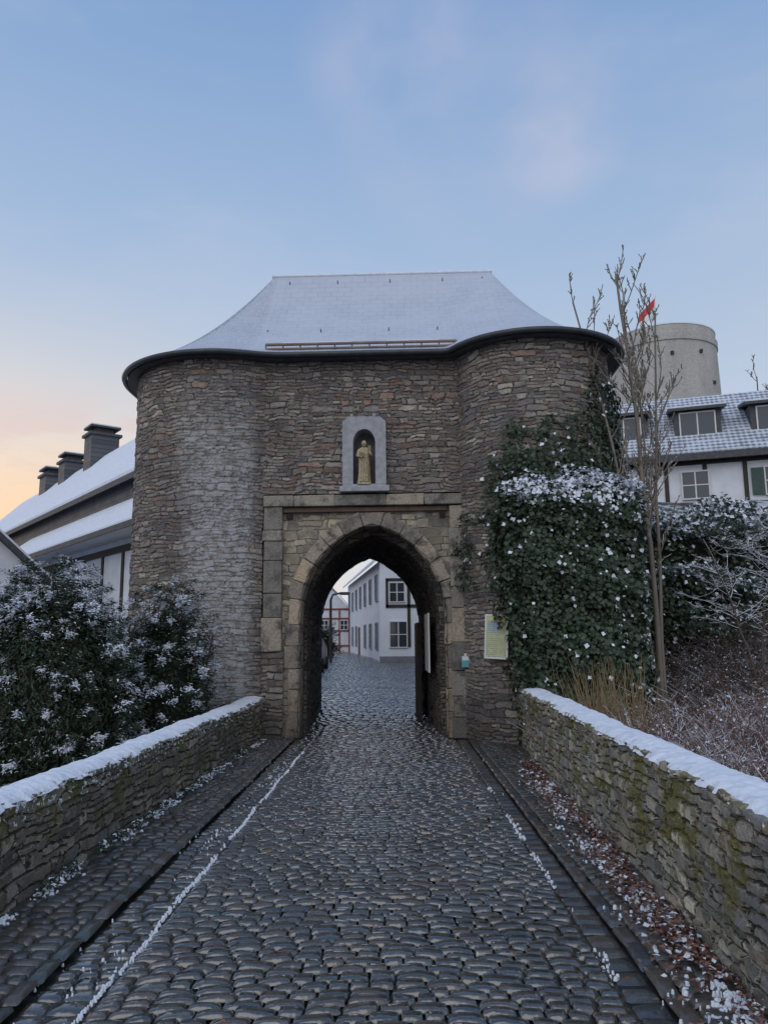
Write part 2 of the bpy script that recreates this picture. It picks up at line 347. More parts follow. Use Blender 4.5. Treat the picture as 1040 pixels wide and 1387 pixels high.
strip('tower_wall_right',arc(RC,a2,0)+[(4.35,y) for y in np.linspace(14.73,19.5,80)],-1.6,TZ,mtower,u0=14)
AX=-.23
def fixed_curve(xc,a,zs,rise,nj=14,na=16,z0=-.1):
    R=(rise**2+a*a)/(2*a); c=R-a
    L=[(xc-a,z) for z in np.linspace(z0,zs,nj,endpoint=False)]
    for t in np.linspace(0,1,na):
        an=math.pi-t*(math.pi-math.acos(-c/R)); L.append((xc+c+R*math.cos(an),zs+R*math.sin(an)))
    return L+[(2*xc-x,z) for x,z in reversed(L[:-1])]
fc=fixed_curve(AX,1.34,2.2,1.68,40,50)
def panel(name,curve,y,x0,x1,z1,mat,nr=16,flip=False):
    C=np.array(curve); n=len(C); O=[]
    xc=C[:,0].mean()
    for x,z in C:
        if z<=2.2: O.append((x0 if x<xc else x1,z))
        else:
            ang=math.atan2(z-2.2,x-xc); dx=math.cos(ang);dz=math.sin(ang)
            k=min(((x1-xc)/dx) if dx>1e-6 else 1e9,((x0-xc)/dx) if dx<-1e-6 else 1e9,(z1-2.2)/dz if dz>1e-6 else 1e9)
            O.append((xc+dx*k,2.2+dz*k))
    O=np.array(O); t=np.linspace(0,1,nr)[None,:,None]
    P=C[:,None]*(1-t)+O[:,None]*t
    V=np.concatenate([P[...,:1],np.full(P.shape[:2]+(1,),y),P[...,1:]],-1).reshape(-1,3)
    F=grid_faces(n,nr); 
    if flip: F=F[:,::-1]
    return G(mesh_np(name,V,F,mat,smooth=True,uv=P.reshape(-1,2)+30))
panel('arch_panel',fc,FY+.10,-1.98,1.28,4.3,mpanel)
RX,RA=-.56,1.22
secs=[(FY+.0,AX,1.34,2.2,1.68),(FY+.62,AX,1.34,2.2,1.68),(FY+.62,AX-.02,1.26,2.15,1.60),(16.5,-.36,1.24,2.2,1.68),(19.55,RX,RA,2.1,1.66)]
for i in range(4):
    (ya,*A),(yb,*B)=secs[i],secs[i+1]
    CA=np.array(fixed_curve(A[0],A[1],A[2],A[3],30,30)); CB=np.array(fixed_curve(B[0],B[1],B[2],B[3],30,30))
    m=max(2,int((yb-ya)/.05) if yb>ya else 4)
    t=np.linspace(0,1,m)[:,None,None]; P=CA[None]*(1-t)+CB[None]*t; Yv=np.broadcast_to((ya+(yb-ya)*t),P.shape[:2]+(1,))
    V=np.concatenate([P[...,:1],Yv,P[...,1:]],-1); s=np.concatenate([[0],np.cumsum(np.hypot(*np.diff(CA,axis=0).T))])
    uv=np.stack([np.broadcast_to(Yv[...,0],P.shape[:2]),np.broadcast_to(s[None],P.shape[:2])],-1)
    if yb==ya: uv=P*1.0
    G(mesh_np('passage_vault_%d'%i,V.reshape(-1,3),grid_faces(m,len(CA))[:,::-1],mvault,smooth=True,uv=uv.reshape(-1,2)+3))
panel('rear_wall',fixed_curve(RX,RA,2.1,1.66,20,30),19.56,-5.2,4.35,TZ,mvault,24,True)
def sandstone(name,c1,c2):
    m,b,p=newmat(name,.88); tc=b.n('ShaderNodeTexCoord'); f,_=b.noise(tc.outputs['Object'],3.2,6,.7); g,_=b.noise(tc.outputs['Object'],35,4,.65)
    oi=b.n('ShaderNodeAttribute'); oi.attribute_name='rnd'
    col=b.mix(f,c1,c2); col=b.mix(1,col,b.ramp(oi.outputs['Fac'],[(0,(.55,.58,.62,1)),(.5,(.92,.92,.94,1)),(1,(1.22,1.1,.92,1))]),'MULTIPLY')
    col=b.mix(b.ss(f,.48,.66),col,(.11,.10,.088,1)); col=b.mix(1,col,b.ramp(g,[(.3,(.62,.62,.62,1)),(.7,(1.3,1.3,1.3,1))]),'MULTIPLY')
    sx=b.n('ShaderNodeSeparateXYZ'); b.l(tc.outputs['Object'],sx.inputs[0])
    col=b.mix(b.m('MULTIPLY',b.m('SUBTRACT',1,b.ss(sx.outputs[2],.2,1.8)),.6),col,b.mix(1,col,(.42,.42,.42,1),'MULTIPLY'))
    b.put(p.inputs['Base Color'],col); bump(b,p,b.m('ADD',f,b.m('MULTIPLY',g,.6)),1,.03); return m
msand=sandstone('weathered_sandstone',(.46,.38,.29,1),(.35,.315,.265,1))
import bmesh
def prism(blocks,name,mat,bev=.012):
    V=[];F=[];R=[]
    for q,y0,y1 in blocks:
        n=len(V); r=random.random(); q=[(x+random.gauss(0,.005),z+random.gauss(0,.004)) for x,z in q]
        for (x,z) in q: V.append((x,y0+random.gauss(0,.006),z))
        for (x,z) in q: V.append((x,y1,z))
        R+=[r]*8
        F+=[(n,n+1,n+2,n+3),(n+7,n+6,n+5,n+4),(n,n+4,n+5,n+1),(n+1,n+5,n+6,n+2),(n+2,n+6,n+7,n+3),(n+3,n+7,n+4,n)]
    o=pyd(name,V,F,mat,bevel=bev); a=o.data.attributes.new('rnd','FLOAT','POINT'); a.data.foreach_set('value',R)
    bm=bmesh.new(); bm.from_mesh(o.data); bmesh.ops.recalc_face_normals(bm,faces=bm.faces); bm.to_mesh(o.data); bm.free()
    return G(o)
bl=[]
cc=np.array(fixed_curve(AX,1.33,2.2,1.68,60,80,0.0))
s=np.concatenate([[0],np.cumsum(np.hypot(*np.diff(cc,axis=0).T))]); Ltot=s[-1]
def at(u,d):
    x=np.interp(u,s,cc[:,0]); z=np.interp(u,s,cc[:,1]); e=.03
    dx=np.interp(min(u+e,Ltot),s,cc[:,0])-np.interp(max(u-e,0),s,cc[:,0]); dz=np.interp(min(u+e,Ltot),s,cc[:,1])-np.interp(max(u-e,0),s,cc[:,1]); L=math.hypot(dx,dz)
    return (x-dz/L*d,z+dx/L*d)
half=Ltot/2
us=[0]
while us[-1]<half-.36: us.append(us[-1]+(random.uniform(.22,.5) if us[-1]<2.2 else random.uniform(.28,.46)))
us[-1]=half-.16
allu=us+[Ltot-q for q in reversed(us)]
for a,bb in zip(allu[:-1],allu[1:]):
    g=.004; th=random.uniform(.23,.29) if 2.2<a<Ltot-2.2 else random.choice([.22,.30,.27])
    bl.append(([at(a+g,0),at(a+g,th),at(bb-g,th),at(bb-g,0)],FY+random.uniform(.03,.05),FY+.5))
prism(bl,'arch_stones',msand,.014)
bl=[]
for x0,x1,zb in ((-2.24,-1.90,1.55),(1.20,1.52,.0)):
    z=zb
    while z<4.22:
        z2=min(4.22,z+random.uniform(.20,.62)); 
        if 4.22-z2<.12: z2=4.22
        jx=random.uniform(-.03,.03)
        bl.append(([(x0+jx,z+.004),(x1,z+.004),(x1,z2-.004),(x0+jx,z2-.004)],FY-.035+random.uniform(-.01,.01),FY+.3)); z=z2
x=-2.26
while x<1.5:
    x2=min(1.54,x+random.uniform(.5,1.0)); 
    if 1.54-x2<.2: x2=1.54
    bl.append(([(x+.003,4.225),(x2-.003,4.225),(x2-.003,4.43),(x+.003,4.43)],FY-.06,FY+.3)); x=x2
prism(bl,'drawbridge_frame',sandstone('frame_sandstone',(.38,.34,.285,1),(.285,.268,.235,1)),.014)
strip('pier_left_base',[(x,FY+.02) for x in np.linspace(-2.3,-1.86,16)],-.3,1.56,mtower,u0=40)
strip('pier_left_backing',[(x,FY+.13) for x in np.linspace(-2.4,-1.86,20)],1.5,4.4,mtower,u0=45)
strip('pier_right_backing',[(x,FY+.13) for x in np.linspace(1.15,1.75,22)],-.2,4.4,mtower,u0=47)
prism([([(-1.9,4.12),(1.18,4.12),(1.18,4.20),(-1.9,4.20)],FY+.02,FY+.2)],'timber_lintel',simple('old_timber',(.10,.065,.045,1),.8),.01)
mvoid=simple('dark_void',(.01,.01,.01,1))
G(multibox('hinge_holes',[((-1.84,FY+.05,4.0),(-1.73,FY+.11,4.09)),((1.03,FY+.05,4.0),(1.14,FY+.11,4.09))],mvoid))
# roof
def contour(off):
    pts=[(-5.2-off,y) for y in np.linspace(19.5+off,15.83,14)]
    pts+= [(LC[0]+(LC[2]+off)*math.cos(math.radians(a)),LC[1]+(LC[2]+off)*math.sin(math.radians(a))) for a in np.linspace(180,360+a1-6,30)]
    yc=FY-off-.02
    pts+=[(x,yc) for x in np.linspace(lj+.12,rj-.12,20)]
    pts+= [(RC[0]+(RC[2]+off)*math.cos(math.radians(a)),RC[1]+(RC[2]+off)*math.sin(math.radians(a))) for a in np.linspace(a2+8,0,34)]
    pts+=[(4.35+off,y) for y in np.linspace(14.73,19.5+off,16)][1:]
    pts+=[(x,19.5+off) for x in np.linspace(4.35+off,-5.2-off,26)][1:-1]
    P=np.array(pts)
    for _ in range(3): P=.5*P+.25*(np.roll(P,1,0)+np.roll(P,-1,0))
    return P
OC=contour(.24); RZ=10.12
def roofsurf(C,z0,z1,ng=28):
    g=np.linspace(0,1,ng); rp=np.stack([np.clip(C[:,0],-2.6,2.42),np.full(len(C),16.8)],1)
    h=.55*g+.45*g*g
    P=C[:,None]*(1-g[None,:,None])+rp[:,None]*g[None,:,None]
    Z=np.broadcast_to(z0+(z1-z0)*h[None],P.shape[:2])
    return np.concatenate([P,Z[...,None]],-1)
mroof,b,p=newmat('roof_slate_snow',.7)
tc=b.n('ShaderNodeTexCoord'); f,_=b.noise(tc.outputs['Object'],1.5,5,.65); uvn=b.n('ShaderNodeUVMap')
br=b.n('ShaderNodeTexBrick'); b.l(uvn.outputs[0],br.inputs['Vector']); br.inputs['Scale'].default_value=1; br.inputs['Brick Width'].default_value=.30; br.inputs['Row Height'].default_value=.17; br.inputs['Mortar Size'].default_value=.010; br.inputs['Mortar Smooth'].default_value=.6
br.inputs['Color1'].default_value=(.42,.465,.55,1); br.inputs['Color2'].default_value=(.47,.52,.61,1); br.inputs['Mortar'].default_value=(.31,.35,.42,1)
g2,_=b.noise(tc.outputs['Object'],22,4,.65)
col=b.mix(b.m('MULTIPLY_ADD',b.ss(f,.35,.65),.4,.35),br.outputs[0],(.51,.56,.65,1)); col=b.mix(b.m('MULTIPLY',b.ss(g2,.5,.7),.3),col,(.34,.38,.46,1))
at_=b.n('ShaderNodeAttribute'); at_.attribute_name='rnd'
edge=b.m('MULTIPLY',at_.outputs['Fac'],b.ss(g2,.42,.55)); col=b.mix(b.m('MULTIPLY',edge,.75),col,(.08,.085,.10,1))
b.put(p.inputs['Base Color'],col); bump(b,p,b.m('ADD',b.m('MULTIPLY',br.outputs[1],-.6),b.m('MULTIPLY',g2,.4)),.35,.02)
R_=roofsurf(OC,7.17,RZ); nC,nG=R_.shape[:2]
sC=np.concatenate([[0],np.cumsum(np.hypot(*np.diff(OC,axis=0).T))])
uv=np.stack([np.broadcast_to(sC[:,None],(nC,nG)),np.broadcast_to(np.linspace(0,4,nG)[None],(nC,nG))],-1)
rn=np.zeros((nC,nG)); 
for i in range(nC):
    if OC[i,0]<-4.3 : rn[i]=.9
    elif OC[i,0]<-2.5: rn[i]=.25
    if OC[i,0]>4.2: rn[i]=.8
rn[:,0]=np.maximum(rn[:,0],.8); rn[:,1]=np.maximum(rn[:,1],.35)
G(mesh_np('roof',R_.reshape(-1,3),grid_faces(nC,nG,True),mroof,smooth=True,uv=uv.reshape(-1,2),rnd=rn.ravel()))
msl=simple('dark_slate',(.055,.058,.065,1),.6,.4,8)
mgut=simple('gutter_zinc',(.05,.055,.062,1),.45,.3,5,.3)
IC=contour(-.1); V=np.concatenate([np.c_[OC,np.full(nC,7.16)],np.c_[OC,np.full(nC,7.04)],np.c_[IC,np.full(nC,7.06)]])
a=np.arange(nC); bq=np.roll(a,-1)
F=np.concatenate([np.stack([a,bq,bq+nC,a+nC],1),np.stack([a+nC,bq+nC,bq+2*nC,a+2*nC],1)])
G(mesh_np('eave_board',V,F,msl,smooth=False))
gc=contour(.30); gp=np.c_[gc,np.full(len(gc),7.10)]; gp=np.vstack([gp,gp[:1]])
G(tubes('gutter',[(gp,[.055]*len(gp))],mgut,sides=8))
G(tubes('ridge_cap',[([(-2.65,16.8,RZ+.01),(2.45,16.8,RZ+.01)],[.04,.04])],MSNOW,sides=8))
mrust=simple('rail_brown',(.22,.16,.13,1),.6)
xx=np.linspace(-2.25,1.42,12)
G(tubes('snow_guard_rail',[([(x,FY-.12,7.38) for x in xx],[.030]*12),([(x,FY-.10,7.30) for x in xx],[.022]*12)]+[([(x,FY-.05,7.22),(x,FY-.12,7.40)],[.014,.014]) for x in xx],mrust,sides=6))
G(tubes('snow_on_rail',[([(x,FY-.12,7.405) for x in xx[1:6]],[.018]*5),([(x,FY-.12,7.405) for x in xx[7:11]],[.018]*4)],MSNOW,sides=6))
hooks=[]
for gfr,xs_ in ((.93,(-2.2,-1.1,0.1,1.3,2.2)),(.40,(-2.4,-1.3,0.1,1.1,2.3))):
    for x in xs_:
        y=13.94*(1-gfr)+16.8*gfr; z=7.17+(RZ-7.17)*(.55*gfr+.45*gfr*gfr)
        hooks.append(([(x,y,z-.02),(x,y-.05,z+.05)],[.013,.010]))
G(tubes('roof_hooks',hooks,mgut,sides=5))
# niche
mnf=simple('niche_painted_stone',(.32,.33,.355,1),.85,.2,9,bs=.6)
NX0,NX1,NZ0,NZ1=-.80,.08,4.45,5.92
nc=[(-.56,4.62),(-.56,5.42)]+[(-.35+ -.21*math.cos(t),5.42+.26*math.sin(t)) for t in np.linspace(.15,math.pi-.15,12)]+[(-.14,5.42),(-.14,4.62)]
nc=np.array(nc)-[.01,0]; ncx=-.36
outer=[]
for x,z in nc:
    if z<=5.42: outer.append((NX0+.03 if x<ncx else NX1-.03,z))
    else:
        a=math.atan2(z-5.42,x-ncx); dx,dz=math.cos(a),math.sin(a)
        k=min((.41/abs(dx)) if abs(dx)>1e-6 else 9,(NZ1-5.42)/dz); k=min(k,.60); outer.append((ncx+dx*k,5.42+dz*k))
n=len(nc)
V=[(x,FY-.10,z) for x,z in nc]+[(x,FY-.10,z) for x,z in outer]+[(x,FY+.28,z) for x,z in nc]+[(x,FY+.05,z) for x,z in outer]
F=[]
for i in range(n-1): F+=[(i,i+1,n+i+1,n+i),(2*n+i,2*n+i+1,i+1,i),(n+i,n+i+1,3*n+i+1,3*n+i)]
G(pyd('niche_surround',V,F,mnf))
G(pyd('niche_back',[(x,FY+.27,z) for x,z in nc],[tuple(range(n))],simple('niche_interior',(.14,.14,.15,1))))
G(multibox('niche_sill',[((NX0-.02,FY-.17,4.47),(NX1+.03,FY+.05,4.575)),((NX0+.03,FY-.099,4.575),(NX1-.03,FY+.03,4.622))],mnf,bevel=.012))
# ---------------------------------------------------------------- statue
statue=empty('saint_statue')
mst=simple('weathered_gilded_stone',(.40,.34,.22,1),.7,.35,22,bs=.6); mst2=simple('worn_gilt',(.20,.145,.07,1),.6,.3,20)
sx,sy,sz=-.365,FY-.03,4.63
prof=[(0,.115),(.02,.12),(.1,.105),(.25,.095),(.40,.09),(.48,.082),(.56,.095),(.64,.098),(.68,.085),(.705,.045),(.72,.032)]
V=[];na=40
for z,r in prof:
    for j in range(na):
        a=2*math.pi*j/na; fold=1+.13*math.sin(a*9+z*5)*(1 if z<.5 else .35)
        V.append((sx+r*fold*math.cos(a)*1.05,sy+r*fold*math.sin(a)*.72,sz+z))
F=[(i*na+j,i*na+(j+1)%na,(i+1)*na+(j+1)%na,(i+1)*na+j) for i in range(len(prof)-1) for j in range(na)]
pyd('robe',V,F,mst,statue,True)
def blob(name,c,r,mat,parent,n=12):
    V=[];F=[]
    for i in range(n+1):
        for j in range(2*n): 
            t=math.pi*i/n;a=math.pi*j/n; V.append((c[0]+r[0]*math.sin(t)*math.cos(a),c[1]+r[1]*math.sin(t)*math.sin(a),c[2]+r[2]*math.cos(t)))
    for i in range(n):
        for j in range(2*n): F.append((i*2*n+j,(i+1)*2*n+j,(i+1)*2*n+(j+1)%(2*n),i*2*n+(j+1)%(2*n)))
    return pyd(name,V,F,mat,parent,True)
blob('head',(sx,sy-.01,sz+.775),(.045,.05,.06),mst,statue); blob('hair',(sx,sy+.012,sz+.79),(.053,.052,.058),mst2,statue)
blob('beard',(sx,sy-.035,sz+.735),(.034,.028,.045),mst2,statue); blob('nose',(sx,sy-.062,sz+.775),(.009,.012,.014),mst,statue,6)
tubes('arms',[([(sx-.085,sy,sz+.66),(sx-.12,sy-.03,sz+.54),(sx-.06,sy-.10,sz+.50)],[.036,.034,.022]),([(sx+.085,sy,sz+.66),(sx+.125,sy-.03,sz+.53),(sx+.09,sy-.11,sz+.56)],[.036,.034,.022])],mst,statue,10)
blob('hand_left',(sx-.045,sy-.11,sz+.50),(.022,.018,.02),mst,statue,6); blob('hand_right',(sx+.085,sy-.12,sz+.57),(.02,.018,.022),mst,statue,6)
tubes('axe_staff',[([(sx+.09,sy-.125,sz+.02),(sx+.085,sy-.13,sz+.72)],[.009,.009])],mst2,statue,6)
multibox('axe_blade',[((sx+.09,sy-.135,sz+.63),(sx+.135,sy-.125,sz+.71))],mst2,statue)
multibox('book',[((sx-.07,sy-.125,sz+.50),(sx-.0,sy-.10,sz+.59))],mst2,statue,.004)
tubes('mantle_folds',[([(sx-.09+.03*i,sy-.066-.006*(i%2),sz+.62-.03*i),(sx-.07+.03*i,sy-.078,sz+.3),(sx-.075+.035*i,sy-.088,sz+.03)],[.012,.015,.018]) for i in range(5)],mst,statue,6)
multibox('plinth',[((sx-.12,sy-.10,sz-.02),(sx+.12,sy+.1,sz+.02))],mst,statue,.006)
statue.matrix_world=Matrix.Translation(Vector(GO))@Matrix.Rotation(math.radians(-2),4,'Z')@Matrix.Translation(-Vector(GO))
# ---------------------------------------------------------------- signs
mwhite=simple('white_paint',(.66,.67,.66,1),.6,.06)
info=empty('information_board')
mpost,b,p=newmat('poster_print',.4); tc=b.n('ShaderNodeTexCoord'); sp=b.n('ShaderNodeSeparateXYZ'); b.l(tc.outputs['Generated'],sp.inputs[0])
n1,_=b.noise(tc.outputs['Generated'],9,2); txt=b.m('MULTIPLY',b.ss(b.m('SINE',b.m('MULTIPLY',sp.outputs[2],130)),.2,.5),b.ss(n1,.42,.5))
mapm=b.m('MULTIPLY',b.m('MULTIPLY',b.ss(sp.outputs[0],.06,.08),b.m('SUBTRACT',1,b.ss(sp.outputs[0],.60,.62))),b.ss(sp.outputs[2],.58,.60))
col=b.mix(mapm,(.50,.53,.32,1),b.mix(b.ss(n1,.45,.55),(.28,.36,.48,1),(.45,.55,.50,1)))
col=b.mix(b.m('MULTIPLY',txt,.6),col,(.12,.15,.12,1)); col=b.mix(b.ss(sp.outputs[2],.88,.89),col,(.58,.58,.24,1)); b.put(p.inputs['Base Color'],col)
multibox('frame',[((0,-.02,0),(.42,.02,.03)),((0,-.02,.72),(.42,.02,.75)),((0,-.02,.03),(.03,.02,.72)),((.39,-.02,.03),(.42,.02,.72))],mwhite,info)
multibox('poster',[((.03,-.012,.03),(.39,.012,.72))],mpost,info)
info.location=(1.70,13.42,1.42); info.rotation_euler=(0,math.radians(3),math.radians(-28))
plq=empty('wall_plaque'); multibox('panel',[((0,-.01,0),(.14,.02,.2))],simple('teal_enamel',(.10,.32,.38,1),.4),plq); multibox('notice',[((.01,-.014,.12),(.13,-.0102,.19))],mwhite,plq); multibox('hook',[((.05,0,.2),(.09,.02,.24))],mwhite,plq)
plq.location=(1.36,13.98,1.25)
nb=empty('notice_board'); multibox('panel',[((.84,15.2,1.1),(.87,16.6,2.25))],mwhite,nb,.004)
dr=empty('passage_side_door'); multibox('planks',[((.70,17.0+.26*i,.0),(.78,17.0+.26*i+.25,2.1)) for i in range(6)],simple('dark_oak',(.03,.022,.016,1)),dr,.006)
# ---------------------------------------------------------------- ivy
mivy=leaf_mat('ivy_leaf',(.010,.024,.012,1),(.045,.072,.034,1)); mdead=simple('ivy_core',(.010,.013,.008,1),.95)
def ivyblock():
    e=empty('ivy_covered_wall')
    x0,x1,y0,y1,zt=2.0,4.35,12.45,14.6,4.35
    box('core',(x0+.2,y0+.25,-1.2),(x1-.2,y1,zt-.3),mdead,e,bevel=.2)
    P=[];Nn=[]
    def add(n,fn): 
        for _ in range(n): q,nn=fn(); P.append(q);Nn.append(nn)
    U=random.uniform
    def lump(a,b_): return .17*float(snoise(a*2.2,b_*2.2,1))+.08*float(snoise(a*7,b_*7,3))+U(-.14,.05)
    def f1():
        x=U(x0,x1);z=U(-.6,zt); k=min(x-x0,x1-x,zt-z); r=max(0,.4-k)*.6
        return (x+ (0.28*max(0,(2.2-z)/2.2) if x<x0+.4 else 0),y0+r-lump(x,z),z),(0,-1,.35)
    def f2(): y=U(y0,y1);z=U(-.6,zt); r=max(0,.3-min(y-y0,zt-z))*.6; return (x0+r-lump(y,z)+.28*max(0,(2.2-z)/2.2),y,z),(-1,0,.35)
    def f3(): y=U(y0,y1);z=U(-.6,zt); r=max(0,.3-min(y-y0,zt-z))*.6; return (x1-r+lump(y,z),y,z),(1,-.2,.35)
    def f4(): x=U(x0,x1);y=U(y0,y1); k=min(x-x0,x1-x,y-y0); r=max(0,.45-k)*.7; return (x,y,zt-r+lump(x,y)*1.2+.10),(0,-.2,1)
    add(15000,f1);add(5500,f2);add(5500,f3);add(6500,f4)
    P=np.array(P);Nn=np.array(Nn,float)
    sp=snoise(P[:,0]*6,P[:,2]*7+P[:,1]*5,2)
    top=sstep(3.75,4.4,P[:,2]+.2*sp); right=sstep(3.2,4.4,P[:,0])*.10+.008
    sn=(rng.random(len(P))<(top*.72+right*(1+sp)+.03*sstep(2.2,3.6,P[:,2]))).astype(int)
    P=P+np.where(sn[:,None]==1,[[0,-.02,.03]],0)
    leaves('foliage',P,Nn*1.2,rng.uniform(.045,.10,len(P))*np.where(sn==1,.9,1),[mivy,MSNOW],sn,aspect=1.05,parent=e)
ivyblock()
def ivytower():
    P=[];Nn=[]
    while len(P)<9500:
        a=random.uniform(math.radians(190),math.radians(362)); z=random.uniform(2.6,6.9)
        x=RC[0]+RC[2]*math.cos(a)
        lim=4.9+ .8*sstep(1.9,2.6,x)+.8*sstep(3.2,3.9,x)+.3*float(snoise(x*5,0,1))
        if x<2.0: lim=4.9-(2.0-x)*2.2+.4*float(snoise(x*9,0,2))
        if z>lim or (x<2.0 and (random.random()<.5 or snoise(x*9,z*4,6)>.1)): continue
        if z>lim-.5 and snoise(x*8,z*8,4)>.15: continue
        t=random.uniform(.02,.24)+(.12 if z<5 and x>2 else 0)
        P.append((RC[0]+(RC[2]+t)*math.cos(a),RC[1]+(RC[2]+t)*math.sin(a),z)); Nn.append((math.cos(a),math.sin(a),.3))
    P=np.array(P);sn=(rng.random(len(P))<.04).astype(int)
    return leaves('climbing_ivy',P,np.array(Nn),rng.uniform(.05,.10,len(P)),[mivy,MSNOW],sn,aspect=1.0)
ivytower()
# ---------------------------------------------------------------- snowy shrub left
mcon=leaf_mat('yew_needles',(.008,.020,.010,1),(.036,.062,.030,1),.6)
def shrub(name,cx,cy,rx,ry,zb,zt,ncl,per,size,snowp,seed=1):
    r=np.random.default_rng(seed); P=[];Nn=[];T=[];sn=[]
    e=empty(name)
    for i in range(ncl):
        a=r.uniform(0,2*np.pi); h=r.uniform(0,1)**.8; 
        prof=math.sqrt(max(0.02,1-max(0,(h-.45)/.55)**2))*(.78+.20*math.sin(a*3+seed)+.10*math.sin(a*7))
        rad=prof*r.uniform(.6,1.0)
        c=np.array([cx+rx*rad*math.cos(a),cy+ry*rad*math.sin(a),zb+(zt-zb)*h*(1+.08*math.sin(a*5))])
        out=np.array([math.cos(a)*.8,math.sin(a)*.8,.35+h*.6]); out/=np.linalg.norm(out)
        cl=size*r.uniform(3.5,7.5); tip=c+out*cl
        n=per; t=r.random(n)
        q=c+np.outer(t,tip-c)+r.normal(0,size*1.1,(n,3))*(1.15-t)[:,None]; q[:,2]-=t**2*size*1.8
        P.append(q); d=out+r.normal(0,.6,(n,3)); T.append(d); nn=np.tile([0,0,1.],(n,1))+out*.6; Nn.append(nn)
        cs=r.random()<.5
        pr=snowp*((.5+1.8*t)*1.3 if cs else .15)*(q[:,2]>c[2]-.01)
        s_=(r.random(n)<pr).astype(int); q[:,2]+=s_*.02; sn.append(s_)
    P=np.vstack(P);T=np.vstack(T);Nn=np.vstack(Nn);sn=np.concatenate(sn)
    leaves('foliage',P,Nn,rng.uniform(.6,1.3,len(P))*size,[mcon,MSNOW],sn,aspect=.36,parent=e,tdir=T)
    n=int(ncl*25); a=r.uniform(0,6.283,n); ph=np.arccos(r.uniform(-.9,1,n)); q=np.stack([cx+rx*.66*np.cos(a)*np.sin(ph),cy+ry*.66*np.sin(a)*np.sin(ph),(zb+zt)/2-.1+(zt-zb)*.45*np.cos(ph)],1)+r.normal(0,.08,(n,3))
    leaves('inner_foliage',q,q-np.array([cx,cy,(zb+zt)/2]),rng.uniform(.8,1.6,n)*size,[mcon],np.zeros(n,int),aspect=.4,parent=e)
    blob('core',(cx,cy,(zb+zt)/2-.1),(rx*.6,ry*.6,(zt-zb)*.41),mdead,e)
    tubes('stems',[([(cx+r.uniform(-.2,.2),cy,zb-.3),(cx+r.uniform(-.8,.8)*rx,cy+r.uniform(-.5,.5)*ry,zt-.6)],[.04,.015]) for _ in range(8)],twig_mat('bark_'+name,(.06,.045,.03,1)),e)
shrub('snowy_yew_shrub',-5.0,11.6,1.75,1.4,-1.0,2.62,1000,80,.060,.40,3)
shrub('snowy_yew_shrub.001',-3.55,12.7,.95,.9,-.9,2.45,380,75,.058,.40,5)
shrub('snowy_yew_shrub.002',-6.8,11.0,1.2,1.3,-1.0,1.95,420,75,.060,.38,9)
# ---------------------------------------------------------------- bare trees
def grow(pts,r0,level,out,rs,maxl,spread,up,lenf,rmin,k0):
    out.append((pts,np.linspace(r0,max(r0*.35,rmin*.8),len(pts))))
    if level>=maxl: return
    n=len(pts); L=sum(np.linalg.norm(pts[i+1]-pts[i]) for i in range(n-1))
    k=rs.integers(*( k0 if level==0 else (7,11) if level==1 else (4,7)))
    for i in range(k):
        t=rs.uniform(.40 if level==0 else .15,.98); f=t*(n-1); j=int(min(f,n-2)); p0=pts[j]+(pts[j+1]-pts[j])*(f-j)
        d=pts[j+1]-pts[j]; d/=np.linalg.norm(d); a=rs.uniform(0,2*np.pi); s=np.array([math.cos(a),math.sin(a),0])
        dr_=d*.5+s*spread*rs.uniform(.6,1.1)+np.array([0,0,up]); dr_/=np.linalg.norm(dr_)
        l=L*lenf*rs.uniform(.5,1.0)*(1.15-t*.6); q=[p0]; m=6 if level<2 else 4
        for w in range(m):
            dr_=dr_+rs.normal(0,.13,3)+np.array([0,0,.08*up]); dr_/=np.linalg.norm(dr_); q.append(q[-1]+dr_*l/m)
        grow(np.array(q),max(rmin,r0*(1-t*.6)*.45),level+1,out,rs,maxl,spread,up,lenf,rmin,k0)
mbt=twig_mat('pale_bark',(.27,.235,.19,1),.7,.35)
def tree(name,base,stems,seed,maxl=3,spread=.8,up=.55,lenf=.42,mat=None,rmin=.006,k0=(11,14)):
    rs=np.random.default_rng(seed); out=[]
    for h,r,lx,ly in stems:
        q=[np.array(base,float)]; n=12
        for i in range(n): w=.4+1.2*i/n; q.append(q[-1]+np.array([lx/n*w+rs.normal(0,.02),ly/n*w+rs.normal(0,.02),h/n]))
        grow(np.array(q),r,0,out,rs,maxl,spread,up,lenf,rmin,k0)
    e=empty(name); tubes('trunk_and_branches',out,mat or mbt,e,4)
tree('bare_birch_tree',(4.72,13.4,-.3),[(8.7,.062,-.45,0),(8.2,.045,-1.25,.1),(8.0,.042,.45,.2),(7.4,.035,-.1,.1)],19,3,.85,.75,.27,None,.009,(17,21))
mbt2=twig_mat('snowy_twig',(.12,.085,.06,1),.8,.2)
tree('bare_bush_tree',(6.3,13.2,.2),[(3.6,.03,.6,0),(3.2,.03,-.8,0),(2.8,.03,1.8,0)],21,3,1.2,.1,.5,mbt2,.005)
tree('bare_bush_tree.001',(8.4,14.5,.8),[(3.2,.03,-.6,0),(2.8,.03,-2.0,0)],23,3,1.2,.1,.5,mbt2,.005)
tree('bare_distant_tree',(28.2,56,8),[(13,.12,0,0),(12,.1,1.2,0)],31,3,.7,.5,.3,mbt2,.025)
